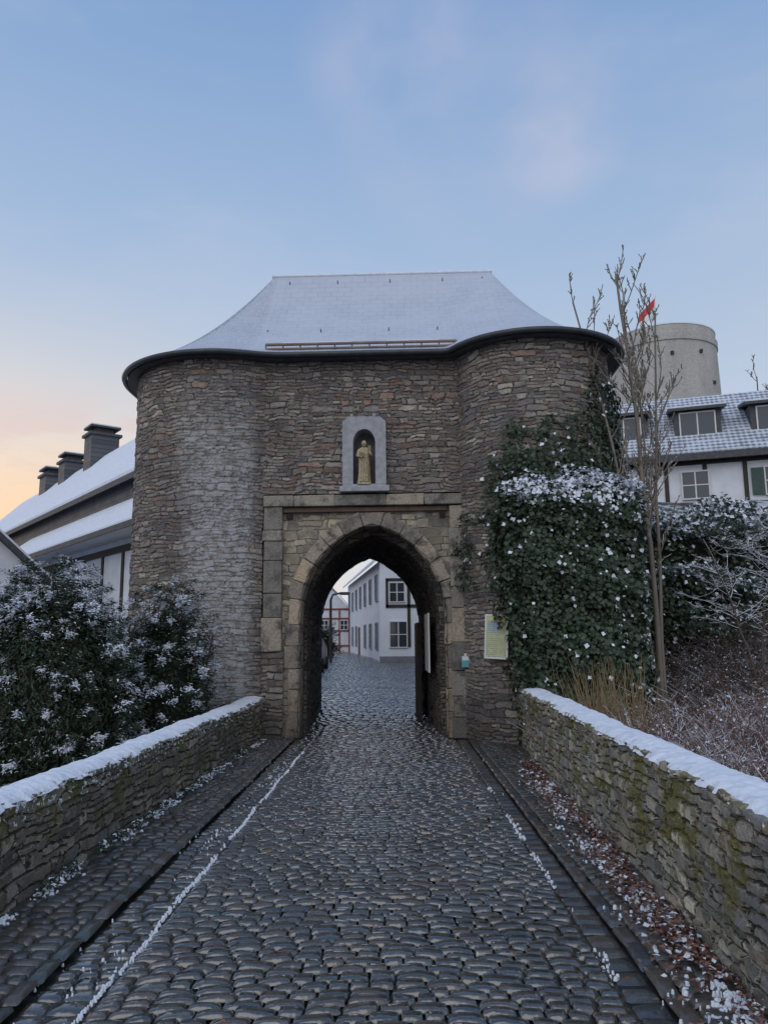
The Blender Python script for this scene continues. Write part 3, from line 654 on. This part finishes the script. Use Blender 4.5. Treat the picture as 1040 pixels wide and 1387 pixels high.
def brambles(name,n,xr,yr,hr,seed,mat):
    rs=np.random.default_rng(seed); polys=[];SP=[]
    for i in range(n):
        x=rs.uniform(*xr);y=rs.uniform(*yr); x=max(x,XR(y)+.45) if y<13 else x; z=float(ground_h(x,y))-.05; h=rs.uniform(*hr); a=rs.uniform(0,6.28); l=rs.uniform(.1,.55)*h
        t=np.linspace(0,1,5)[:,None]; q=np.array([x,y,z])+t*np.array([math.cos(a)*l,math.sin(a)*l,h])+t**2*np.array([math.cos(a)*l*.8,math.sin(a)*l*.8,-h*.25])+rs.normal(0,.02,(5,3))
        polys.append((q,np.linspace(.006,.002,5)))
        for _ in range(3):
            j=rs.integers(1,4); d=rs.normal(0,1,3); d[2]=abs(d[2]); d/=np.linalg.norm(d); polys.append((np.array([q[j],q[j]+d*.12,q[j]+d*.25+[0,0,.03]]),[.004,.003,.0015]))
            SP.append(q[j]+d*rs.uniform(.05,.25))
    e=empty(name); tubes('stems',polys,mat,e,3)
    SP=np.array(SP)
    SP=np.vstack([SP,SP+rs.normal(0,.05,SP.shape)])
    leaves('dry_leaves_and_snow',SP,np.tile([0,0,1.],(len(SP),1)),rs.uniform(.02,.055,len(SP)),[MSNOW,leaf_mat('dry_leaf_'+name,(.08,.045,.03,1),(.20,.12,.08,1))],(rs.random(len(SP))<.58).astype(int),parent=e)
mbr=twig_mat('bramble_stem',(.24,.13,.10,1),.45,.4)
brambles('bramble_thicket',3600,(2.6,8.5),(4.2,11.8),(.6,1.5),2,mbr)
brambles('bramble_thicket.001',2200,(4.8,12),(11.5,16.5),(.8,1.5),4,twig_mat('bramble_stem_dark',(.12,.08,.06,1),.3,.5))
mreed=twig_mat('dry_reed',(.33,.24,.13,1),.1,.9)
rs=np.random.default_rng(8); polys=[]
for i in range(260):
    x=2.95+rs.normal(0,.25); y=10.6+rs.normal(0,.5); x=max(x,XR(y)+.4); h=rs.uniform(.8,1.6); a=rs.uniform(0,6.28); l=rs.uniform(.05,.35); t=np.linspace(0,1,5)[:,None]
    polys.append((np.array([x,y,.0])+t*[0,0,h]+t**2*np.array([math.cos(a)*l,math.sin(a)*l,-.08]),np.linspace(.006,.002,5)))
tubes('dry_grass_tuft',polys,mreed,None,3)
def hedge(name,x0,x1,y0,y1,z0,z1,n,seed,snow=.3):
    rs=np.random.default_rng(seed); e=empty(name)
    x=rs.uniform(x0,x1,n); z=z0+(z1-z0)*rs.random(n)**.8; y=y0+rs.uniform(0,.9,n)+.45*snoise(x*1.6,z*1.8,seed); top=z1+.3*snoise(x*1.3,x*.9,seed)
    k=z<top; x,y,z,top=x[k],y[k],z[k],top[k]
    P=np.stack([x,y,z],1); g=snoise(x*3,z*3,seed+3)
    keep=g>-.55; P=P[keep]; top=top[keep]
    xt=rs.uniform(x0,x1,n//3); yt=rs.uniform(y0,y1,n//3); zt=z1+.3*snoise(xt*1.3,xt*.9,seed)+rs.uniform(-.15,.1,n//3)
    P=np.vstack([P,np.stack([xt,yt,zt],1)]); top=np.concatenate([top,zt])
    d=top-P[:,2]; sn=(rs.random(len(P))<snow*np.exp(-d*2.2)+.03).astype(int)
    leaves('foliage',P,np.tile([0,-.7,.6],(len(P),1)),rs.uniform(.06,.13,len(P)),[mivy,MSNOW],sn,aspect=.9,parent=e)
    box('core',(x0+.1,y0+.5,z0-1),(x1-.1,y1,z1-.5),mdead,e,bevel=.3)
hedge('ivy_hedge',5.0,15.0,17.0,19.0,.8,4.6,20000,3,.5)
hedge('ivy_hedge.001',4.6,8.0,16.2,17.2,.6,3.0,6000,6,.12)
# ---------------------------------------------------------------- buildings
mplast=simple('white_plaster',(.68,.71,.76,1),.85,.09,2); mtim=simple('black_timber',(.03,.026,.024,1),.7)
mgl,b,p=newmat('window_glass',.08); b.put(p.inputs['Base Color'],(.04,.05,.065,1)); p.inputs['Specular IOR Level'].default_value=.8
mgreen=simple('green_shutter',(.03,.07,.06,1),.5); mred=simple('red_timber',(.24,.06,.045,1),.7)
mtile,b,p=newmat('snow_dusted_tiles',.7); tc=b.n('ShaderNodeTexCoord')
sp=b.n('ShaderNodeSeparateXYZ'); b.l(tc.outputs['Object'],sp.inputs[0])
rx_=b.m('SINE',b.m('MULTIPLY',sp.outputs[0],31)); rz_=b.m('SINE',b.m('MULTIPLY',sp.outputs[2],34)); f,_=b.noise(tc.outputs['Object'],2,5,.65); f2,_=b.noise(tc.outputs['Object'],16,3)
k=b.m('ADD',b.m('ADD',b.m('MULTIPLY',rx_,.16),b.m('MULTIPLY',rz_,.26)),b.m('ADD',b.m('MULTIPLY',f,1.2),b.m('MULTIPLY',f2,.8)))
b.put(p.inputs['Base Color'],b.mix(b.ss(k,.65,1.25),(.16,.175,.20,1),(.60,.65,.74,1))); bump(b,p,b.m('ADD',rx_,rz_),.5,.03)
def window(parent,x,z,w,h,y=0,nx=2,nz=2,fr=None,shut=None):
    fr=fr or mwhite
    t=.05; B=[((x-w/2-t,y-.06,z-t),(x+w/2+t,y+.02,z)),((x-w/2-t,y-.06,z+h),(x+w/2+t,y+.02,z+h+t)),((x-w/2-t,y-.06,z),(x-w/2,y+.02,z+h)),((x+w/2,y-.06,z),(x+w/2+t,y+.02,z+h))]
    for i in range(1,nx): xx=x-w/2+w*i/nx; B.append(((xx-.025,y-.05,z+.001),(xx+.025,y-.01,z+h-.001)))
    for i in range(1,nz): zz=z+h*i/nz; B.append(((x-w/2+.001,y-.045,zz-.02),(x+w/2-.001,y-.012,zz+.02)))
    multibox('window_frame',B,fr,parent); box('window_glass',(x-w/2+.002,y-.03,z+.002),(x+w/2-.002,y-.005,z+h-.002),mgl,parent)
    if shut: multibox('shutters',[((x-w/2-t-.45,y-.05,z),(x-w/2-t-.02,y-.005,z+h)),((x+w/2+t+.02,y-.05,z),(x+w/2+t+.45,y-.005,z+h))],shut,parent)
def gable_house(name,loc,rz,L,D,z0,ze,zr,wall,roofm,over=.35):
    e=empty(name,loc,rz)
    V=[(0,0,z0),(L,0,z0),(L,D,z0),(0,D,z0),(0,0,ze),(L,0,ze),(L,D,ze),(0,D,ze),(0,D/2,zr),(L,D/2,zr)]
    pyd('walls',V,[(0,1,5,4),(1,2,6,9,5),(2,3,7,6),(3,0,4,8,7)],wall,e)
    s=(zr-ze)/(D/2); o=over; t=.16
    def slope(nm,m,dz,oo):
        a=[(-oo,-oo,ze-s*oo+dz),(L+oo,-oo,ze-s*oo+dz),(L+oo,D/2,zr+dz),(-oo,D/2,zr+dz),(L+oo,D+oo,ze-s*oo+dz),(-oo,D+oo,ze-s*oo+dz)]
        V=a+[(x,y,z+t) for x,y,z in a]
        F=[(0,3,2,1),(3,5,4,2),(6,7,8,9),(9,8,10,11),(0,1,7,6),(4,5,11,10),(1,2,8,7),(2,4,10,8),(5,3,9,11),(3,0,6,9)]
        pyd(nm,V,F,m,e)
    slope('roof',msl,.01,o); slope('roof_snow',roofm,.10,o-.05)
    return e
mslw,b,p=newmat('slate_cladding',.55); tc=b.n('ShaderNodeTexCoord'); br=b.n('ShaderNodeTexBrick'); mpn=b.n('ShaderNodeMapping'); mpn.inputs['Rotation'].default_value=(math.radians(90),0,0); b.l(tc.outputs['Object'],mpn.inputs[0]); b.l(mpn.outputs[0],br.inputs['Vector'])
br.inputs['Scale'].default_value=1; br.inputs['Brick Width'].default_value=.28; br.inputs['Row Height'].default_value=.2; br.inputs['Mortar Size'].default_value=.012
br.inputs['Color1'].default_value=(.055,.06,.072,1); br.inputs['Color2'].default_value=(.10,.105,.12,1); br.inputs['Mortar'].default_value=(.02,.02,.025,1); b.l(br.outputs[0],p.inputs['Base Color']); bump(b,p,br.outputs[0],.4,.02)
OX=8.0
LH=gable_house('slate_clad_house',(-18.1-.614*OX,36+.789*OX,0),math.radians(-52.1),18.4+OX,5.4,-2,6.65,9.45,mslw,MSNOW)
E=20.9+OX
box('plaster_lower_wall',(.0,-.12,-2),(18.4+OX,-.01,4.7),mplast,LH)
box('annex_wall',(18.4+OX,-.12,-2),(E,1.2,6.0),mplast,LH)
tb=[((x+OX,-.16,-2),(x+OX+.18,-.121,4.5)) for x in (1,2.8,4.6,6.4,8.2,10,11.8,13.6,15.4,17.2,19.)]+[((0,-.17,4.3),(E,-.121,4.5)),((0,-.165,2.2),(E,-.121,2.38))]
multibox('timber_frame',tb,mtim,LH)
for x in (5.5,9.1,12.7): window(LH,x+OX,3.0,.8,1.1,-.12)
V=[(2.6+OX,-.02,4.95),(6.+OX,-.02,5.75),(E,-.02,5.75),(E,-1.0,4.75),(2.2+OX,-1.0,4.75)]
V2=V+[(x,y,z+.12) for x,y,z in V]
pyd('lean_to_roof_snow',V2,[(4,3,2,1,0),(5,6,7,8,9),(3,4,9,8),(2,3,8,7),(4,0,5,9)],MSNOW,LH)
box('lean_to_fascia',(2.2+OX,-1.05,4.64),(E,-1.003,4.80),msl,LH)
box('lean_to_soffit',(2.2+OX,-1.0,4.68),(E,-.1,4.73),mplast,LH)
def chimney(parent,x,y,z0,z1,w,d):
    multibox('chimney',[((x-w/2,y-d/2,z0),(x+w/2,y+d/2,z1))],mslw,parent)
    multibox('chimney_cap',[((x-w/2-.1,y-d/2-.1,z1),(x+w/2+.1,y+d/2+.1,z1+.12)),((x-w*.32,y-d*.32,z1+.12),(x+w*.32,y+d*.32,z1+.36)),((x-w/2-.05,y-d/2-.05,z1+.36),(x+w/2+.05,y+d/2+.05,z1+.44))],msl,parent)
    multibox('chimney_snow',[((x-w/2-.04,y-d/2-.04,z1+.44),(x+w/2+.04,y+d/2+.04,z1+.49))],MSNOW,parent)
chimney(LH,5.7+OX,2.7,8.8,10.6,1.0,1.2); chimney(LH,1.4+OX,2.7,8.8,10.2,1.0,1.0); chimney(LH,-2.0+OX,2.7,8.8,10.1,1.2,1.0)
PH=gable_house('white_plaster_house',(-16.5,24,0),math.radians(-52),5.5,4,-2,3.6,5.4,mplast,MSNOW,.3)
RH=gable_house('half_timbered_house',(6.6,32.0,0),math.radians(-19),22,8.4,2,9.0,12.2,mplast,mtile,.45)
box('gutter',(-.4,-.55,8.55),(22.4,-.47,8.68),msl,RH)
tb=[((x,-.05,2),(x+.16,-.002,8.8)) for x in np.arange(.6,22,1.45)]+[((0,-.055,8.45),(22,-.002,8.62)),((0,-.055,6.6),(22,-.002,6.78))]
multibox('timber_frame',tb,mtim,RH)
for x in (3.3,6.1,9.1,12.0,14.9): window(RH,x,7.1,.95,1.05,-.06,shut=mgreen if x>8 else None)
for x in (3.5,6.4,9.3,12.2,15.1):
    d=empty('dormer'); d.parent=RH; d.location=(x,.85,9.5)
    pyd('cheeks',[(-.9,0,0),(.9,0,0),(.9,0,1.45),(-.9,0,1.45),(.9,2.8,1.75),(-.9,2.8,1.75),(.9,2.8,0),(-.9,2.8,0)],[(0,1,2,3),(1,6,4,2),(7,0,3,5)],msl,d)
    V=[(-1.12,-.28,1.40),(1.12,-.28,1.40),(1.12,2.6,2.0),(-1.12,2.6,2.0)]; V+= [(a,b_,c+.12) for a,b_,c in V]
    pyd('dormer_roof',V,[(3,2,1,0),(4,5,6,7),(0,1,5,4),(1,2,6,5),(3,0,4,7)],msl,d)
    V=[(a*.97,b_+.03,c+.06) for a,b_,c in V[4:]]; V=[(a,b_,c-.05) for a,b_,c in V]+V
    pyd('dormer_snow',V,[(3,2,1,0),(4,5,6,7),(0,1,5,4),(1,2,6,5),(3,0,4,7)],MSNOW,d)
    window(d,0,.22,1.3,1.08,0,2,1)
keep=empty('round_castle_tower'); KZ=-1.3; KX=22.75; kr=1.04
mk,b,p=newmat('keep_lime_render',.9); tc=b.n('ShaderNodeTexCoord'); f,_=b.noise(b.v('MULTIPLY',tc.outputs['Object'],(1,1,.35)),.8,6,.7); g,_=b.noise(tc.outputs['Object'],7,4,.6)
b.put(p.inputs['Base Color'],b.mix(1,b.ramp(f,[(.3,(.36,.35,.33,1)),(.7,(.50,.485,.45,1))]),b.ramp(g,[(.3,(.85,.85,.85,1)),(.7,(1.12,1.12,1.12,1))]),'MULTIPLY')); bump(b,p,g,.6,.1)
na=64; prof=[(0,4.5),(10,4.3),(25.3,3.98),(25.35,4.07),(25.9,4.07),(25.95,3.96),(26.6,3.93),(26.6,3.4)]
V=[]
for z,r in prof:
    for j in range(na+1): a=2*math.pi*j/na; V.append((KX+kr*r*math.cos(a),60+kr*r*math.sin(a),z+KZ))
mesh_np('wall',V,grid_faces(len(prof),na+1)[:,::-1],mk,parent=keep)
r_=3.96*kr
V=[(KX,60,27.0+KZ)]+[(KX+r_*math.cos(2*math.pi*j/na),60+r_*math.sin(2*math.pi*j/na),26.61+KZ) for j in range(na)]+[(KX+r_*math.cos(2*math.pi*j/na),60+r_*math.sin(2*math.pi*j/na),26.72+KZ) for j in range(na)]
pyd('snow_top',V,[(0,1+na+j,1+na+(j+1)%na) for j in range(na)]+[(1+j,1+(j+1)%na,1+na+(j+1)%na,1+na+j) for j in range(na)],MSNOW,keep)
rh=4.08*kr
multibox('put_log_holes',[((KX+rh*math.cos(a)-.1,60+rh*math.sin(a)-.1,z+KZ),(KX+rh*math.cos(a)+.1,60+rh*math.sin(a)+.12,z+.25+KZ)) for a,z in ((-1.75,24.1),(-1.2,24.3),(-1.5,19.5),(-.9,22),(-2.2,21))],mtim,keep)
flag=empty('flag'); tubes('flagpole',[([(21.7,59,24.8),(22.2,59,29.0)],[.06,.04])],mwhite,flag,6)
fx=np.linspace(0,1.7,14); fz=np.linspace(0,1,9); X,Z=np.meshgrid(fx,fz,indexing='ij')
V=np.stack([22.15-X*.80,59+.14*np.sin(X*5),28.8-X*.85+(Z-1)*1.35],-1).reshape(-1,3)
F=grid_faces(14,9); mi=np.array([1 if (i%8)<4 else 0 for i in range(len(F))])
mesh_np('flag_cloth',V,F,[simple('flag_red',(.55,.04,.05,1),.8),mwhite],midx=mi,smooth=True,parent=flag)
# village beyond arch
WH=empty('white_village_house',(-.25,38,.3),0)
mbl=simple('blue_white_plaster',(.74,.78,.85,1),.85,.06,1)
Vv=[(0,0,-.5),(8,0,-.5),(8,0,5.2),(4,0,8.8),(0,0,5.2),(-2.6,22,-.5),(-2.6,22,5.4),(5.4,22,-.5),(5.4,22,5.4),(1.4,22,9)]
pyd('walls',Vv,[(0,1,2,3,4),(5,0,4,6)],mbl,WH)
pyd('roof_snow',[(-.35,-.3,5.0),(4,-.3,8.95),(1.4,22,9.15),(-3.0,22,5.2),(-.35,-.3,5.15),(4,-.3,9.1),(1.4,22,9.3),(-3.0,22,5.35),(8.3,-.3,5.),(5.8,22,5.2)],[(4,5,6,7),(0,3,7,4),(0,4,5,1),(1,8,9,2)],[MSNOW],WH)
multibox('plinth_band',[((-.02,-.04,-.5),(8,-.003,.55))],simple('plinth_grey',(.2,.21,.24,1)),WH)
multibox('gable_timber',[((0.3,-.05,2.9),(4.5,-.002,3.05)),((.3,-.05,4.2),(4.5,-.002,4.34)),((.3,-.05,2.9),(.42,-.003,4.3)),((1.35,-.05,1.0),(1.5,-.003,4.3))],mtim,WH)
window(WH,.85,3.2,.7,.9); window(WH,2.4,3.2,.7,.9); window(WH,.9,1.0,.8,1.2); window(WH,2.4,1.0,.8,1.2)
sd=empty('side_facade'); sd.parent=WH; sd.rotation_euler=(0,0,math.atan2(-22,2.6)); sd.location=(-2.6,22,0)
Ls=math.hypot(22,2.6); mtr=simple('stone_trim',(.26,.28,.33,1))
for i,x in enumerate(np.linspace(2,Ls-1.2,7)):
    window(sd,x,3.3,.95,1.25,-.01,fr=mtr)
    if i!=3: window(sd,x,.9,.95,1.25,-.01,fr=mtr)
multibox('door',[((9.9,-.05,-.2),(10.9,-.005,2.1))],simple('brown_door',(.12,.07,.04,1)),sd)
TH=empty('red_timbered_house',(-5.6,58,.3),0)
pyd('walls',[(0,0,-1),(3.0,0,-1),(3.0,0,3.6),(1.5,0,5.2),(0,0,3.6),(3.,10,-1),(3.,10,3.6),(0,10,-1),(0,10,3.6),(1.5,10,5.2)],[(0,1,2,3,4),(1,5,6,2)],mplast,TH)
pyd('roof_snow',[(-.3,-.2,3.3),(1.5,-.2,5.35),(3.3,-.2,3.3),(-.3,10,3.3),(1.5,10,5.35),(3.3,10,3.3)],[(0,1,4,3),(1,2,5,4)],MSNOW,TH)
multibox('timber_frame',[((x,-.05,-.5),(x+.12,-.002,3.6)) for x in (0,.72,1.45,2.15,2.88)]+[((0,-.06,z),(3.,-.003,z+.12)) for z in (.8,1.9,2.8,3.5)],mred,TH)
window(TH,1.1,2.05,.5,.65,-.06); window(TH,2.55,2.05,.5,.65,-.06)
shrub('garden_shrub',-3.4,44,.6,.7,.2,2.2,120,60,.10,.12,14)
lamp=empty('street_lamp'); tubes('pole',[([(-2.65,38,.5),(-2.65,38,3.6),(-2.55,38,3.85),(-2.1,38,3.95)],[.07,.06,.055,.045])],mgut,lamp,8); multibox('lantern',[((-2.2,37.86,3.84),(-1.7,38.14,3.98))],msl,lamp,.03)
car=empty('parked_car',(-3.4,31,.35)); mcar=simple('car_paint_dark',(.05,.055,.065,1),.3,.05)
sect=[(0,.45,.95),(.05,.35,1.0),(.9,.3,1.05),(1.5,.3,1.5),(2.9,.3,1.52),(3.7,.32,1.1),(3.95,.4,.95)]
V=[]
for y,z0,z1 in sect:
    w=.82; wt=.82 if z1<1.2 else .62
    V+=[(-w,y,z0),(-w,y,min(.92,z1)),(-wt,y,z1),(wt,y,z1),(w,y,min(.92,z1)),(w,y,z0)]
F=[(i*6+j,i*6+(j+1)%6,(i+1)*6+(j+1)%6,(i+1)*6+j) for i in range(len(sect)-1) for j in range(6)]+[(5,4,3,2,1,0),(36,37,38,39,40,41)]
pyd('body',V,F,mcar,car,bevel=.04)
pyd('rear_window',[(-.68,1.0,1.09),(.68,1.0,1.09),(.58,1.46,1.46),(-.58,1.46,1.46)],[(0,1,2,3)],mgl,car)
multibox('roof_snow',[((-.6,1.45,1.53),(.6,2.95,1.62)),((-.78,.06,1.01),(.78,.85,1.12))],MSNOW,car,.03)
for wx in(-.8,.8):
    for wy in (.75,3.15):
        tubes('wheel',[([(wx-.1,wy,.31),(wx+.1,wy,.31)],[.31,.31])],mtim,car,16)
multibox('tail_lights',[((-.8,-.02,.75),(-.55,.02,.9)),((.55,-.02,.75),(.8,.02,.9))],mred,car); multibox('plate',[((-.26,-.02,.55),(.26,.0,.66))],mwhite,car)
# ---------------------------------------------------------------- snow lines, patches, fallen leaves
def lumps(name,P,R,H,mat,ns=7):
    P=np.array(P);n=len(P); an=np.linspace(0,2*np.pi,ns,endpoint=False)
    rad=R[:,None]*rng.uniform(.65,1.3,(n,ns)); rot=rng.uniform(0,6.28,n)
    v0=P+np.c_[np.zeros(n),np.zeros(n),H]
    ring1=np.stack([P[:,0:1]+rad*.6*np.cos(an+rot[:,None]),P[:,1:2]+rad*.6*np.sin(an+rot[:,None]),P[:,2:3]+H[:,None]*.75*np.ones(ns)],-1)
    ring2=np.stack([P[:,0:1]+rad*np.cos(an+rot[:,None]),P[:,1:2]+rad*np.sin(an+rot[:,None]),P[:,2:3]-.012*np.ones((n,ns))],-1)
    V=np.concatenate([v0[:,None],ring1,ring2],1).reshape(-1,3); k=1+2*ns; F=[]
    for j in range(ns):
        j2=(j+1)%ns; F.append((0,1+j,1+j2)); F.append((1+j,1+ns+j,1+ns+j2)); F.append((1+j,1+ns+j2,1+j2))
    F=np.array(F)[None]+(np.arange(n)*k)[:,None,None]
    return mesh_np(name,V,F.reshape(-1,3),mat,smooth=True)
P=[];R=[];H=[]
def put(x,y,z,r,h): P.append((x,y,z)); R.append(r); H.append(h)
y=3.0
while y<12.8:
    y+=.008*random.uniform(.6,2.2)
    dens=.8 if snoise(y*1.9,0,1)>-.35 else .10
    if random.random()<dens: put(-1.56+.018*y+.012*math.sin(y*4.1)+random.gauss(0,.008),y,-.008,random.uniform(.004,.013),random.uniform(.005,.010))
for _ in range(420):
    y=3+9*random.random(); 
    if snoise(y*2.7,0,5)>.1: put(random.choice([-1.62,-1.72,-1.95])+.018*y+random.gauss(0,.03),y,-.008,random.uniform(.003,.010),.006)
y=3.0
while y<10.5:
    y+=.011*random.uniform(.5,2.2)
    if snoise(y*2.3,0,2)>.08 and random.random()<.65: put(KR(y)-.09+random.gauss(0,.016),y,-.008,random.uniform(.004,.016),random.uniform(.005,.011))
for _ in range(1700):
    y=3+11*random.random()
    if snoise(y*3.1,0,7)>.05: put(XL(y)+.02+abs(random.gauss(0,.05)),y,.030,random.uniform(.004,.022),.012)
for _ in range(2600):
    y=3.0+7.5*random.random(); x=XR(y)-.02-abs(random.gauss(0,.13))
    if snoise(y*2.6,x*6,3)>-.1: put(x,y,.018,random.uniform(.004,.020),random.uniform(.008,.018))
for _ in range(50):
    y=3+9*random.random(); put(random.uniform(XL(y),XR(y)),y,.0,random.uniform(.003,.007),.012)
lumps('snow_patches',P,np.array(R),np.array(H),MSNOW)
Pq=[];Nq=[];Tq=[]
for cy in np.linspace(4.2,13,26):
    cy+=random.uniform(-.15,.15)
    if random.random()<.3: continue
    r=random.uniform(.05,.13)
    for _ in range(90):
        a=random.uniform(0,6.28); q=random.random()**.6; Pq.append((XL(cy)+.05+abs(r*q*math.cos(a)),cy+r*1.4*q*math.sin(a),.05+r*.7*random.random()*(1-q*.6))); Nq.append((.3,-.2,1)); Tq.append((math.cos(a),math.sin(a),.7))
leaves('weed_tufts',np.array(Pq),np.array(Nq,float),rng.uniform(.02,.05,len(Pq)),[mivy,MSNOW],(rng.random(len(Pq))<.35).astype(int),aspect=.5,tdir=np.array(Tq))
mfl=leaf_mat('fallen_leaf',(.09,.038,.026,1),(.26,.13,.09,1))
n=4600; y=3.0+8.4*rng.random(n); x=np.array([XR(v) for v in y])-.02-np.abs(rng.normal(0,.14,n)); k=snoise(y*2.1,x*5,9)>-.45; x,y=x[k],y[k]
leaves('fallen_leaves',np.stack([x,y,.030+rng.uniform(0,.03,len(x))],1),np.tile([0,0,1.6],(len(x),1)),rng.uniform(.02,.05,len(x)),[mfl,MSNOW],(rng.random(len(x))<.18).astype(int),aspect=.8)
n=110; y=3.0+10*rng.random(n); x=rng.uniform(-2.3,1.6,n)
leaves('scattered_leaves',np.stack([x,y,.035+0*x],1),np.tile([0,0,2.],(n,1)),rng.uniform(.02,.045,n),[leaf_mat('scattered_leaf',(.12,.05,.02,1),(.32,.15,.05,1))],np.zeros(n,int))
# ---------------------------------------------------------------- world
W=bpy.data.worlds.new('World'); S.world=W; W.use_nodes=True; b=NB(W.node_tree); bg=W.node_tree.nodes['Background']
sky=b.n('ShaderNodeTexSky',sky_type='NISHITA'); sky.sun_disc=False; sky.sun_elevation=math.radians(6); sky.sun_rotation=math.radians(-50)
tc=b.n('ShaderNodeTexCoord'); D=b.v('NORMALIZE',tc.outputs['Generated']); sp=b.n('ShaderNodeSeparateXYZ'); b.l(D,sp.inputs[0]); z=sp.outputs[2]
grad=b.ramp(z,[(0,(.66,.67,.74,1)),(.12,(.61,.66,.75,1)),(.30,(.48,.57,.71,1)),(.48,(.34,.47,.68,1)),(.70,(.20,.34,.60,1)),(1,(.15,.29,.55,1))])
az=b.v('DOT_PRODUCT',D,tuple(Vector((-.56,.82,.10)).normalized()))
warm=b.ss(az,.78,1.0); warm=b.m('MULTIPLY',warm,b.m('SUBTRACT',1,b.ss(z,.12,.46)))
grad=b.mix(b.m('MULTIPLY',warm,.88),grad,(.86,.72,.59,1))
low=b.m('MULTIPLY',b.ss(az,.84,.99),b.m('SUBTRACT',1,b.ss(z,.09,.28))); grad=b.mix(b.m('MULTIPLY',low,.88),grad,(1.0,.62,.33,1))
cn,_=b.noise(b.v('MULTIPLY',D,(3.0,3.0,10)),1.8,6,.6)
cl=b.m('MULTIPLY',b.ss(cn,.44,.56),b.m('MULTIPLY',b.ss(az,.84,.94),b.m('SUBTRACT',1,b.ss(z,.24,.32))))
grad=b.mix(b.m('MULTIPLY',cl,.6),grad,(.72,.55,.53,1))
def dirv(az_,el): a,e=math.radians(az_),math.radians(el); return (math.sin(a)*math.cos(e),math.cos(a)*math.cos(e),math.sin(e))
wn,_=b.noise(b.v('MULTIPLY',D,(5,5,6)),1.0,4,.5)
for (a_,e_,r0,r1,st) in ((1,40.0,.993,1.0,.32),(14.5,34.5,.996,1.0,.34),(7,37,.983,1.0,.24)):
    dd=b.v('DOT_PRODUCT',D,dirv(a_,e_)); k=b.m('MULTIPLY',b.ss(dd,r0,r1),b.ss(wn,.30,.68)); grad=b.mix(b.m('MULTIPLY',k,st),grad,(.64,.60,.71,1))
wide,_=b.noise(b.v('MULTIPLY',D,(1.2,2,4)),1.6,5,.6)
grad=b.mix(b.m('MULTIPLY',b.ss(wide,.42,.72),.25),grad,(.56,.60,.71,1))
grad=b.mix(b.m('MULTIPLY',b.ss(b.m('MULTIPLY',sp.outputs[1],-1),-.1,.6),.6),grad,(.92,.92,.98,1))  # extra brightness added to the unseen sky behind the camera, lights the facade
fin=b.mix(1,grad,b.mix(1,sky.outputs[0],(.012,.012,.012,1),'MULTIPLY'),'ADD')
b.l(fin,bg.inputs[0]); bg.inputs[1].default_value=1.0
soft_fill=bpy.data.lights.new('soft_fill','SUN'); soft_fill.energy=.6; soft_fill.angle=math.radians(50); soft_fill.color=(1,.95,.92)  # soft fill lamp added from behind the camera, not the low sun
so=bpy.data.objects.new('soft_fill',soft_fill); COL.objects.link(so); so.rotation_euler=Vector((-.35,-.75,.75)).to_track_quat('Z','Y').to_euler()
# ---------------------------------------------------------------- camera
cam=bpy.data.cameras.new('camera'); co=bpy.data.objects.new('camera',cam); COL.objects.link(co)
cam.sensor_fit='VERTICAL'; cam.sensor_height=24; cam.lens=18.03; cam.clip_end=3000; cam.clip_start=.05
co.matrix_world=Matrix.Translation((0,0,1.8))@Matrix.Rotation(math.radians(90+9.2),4,'X')@Matrix.Rotation(math.radians(-.5),4,'Z')
S.camera=co
S.view_settings.view_transform='Standard'; S.view_settings.look='None'; S.view_settings.exposure=0
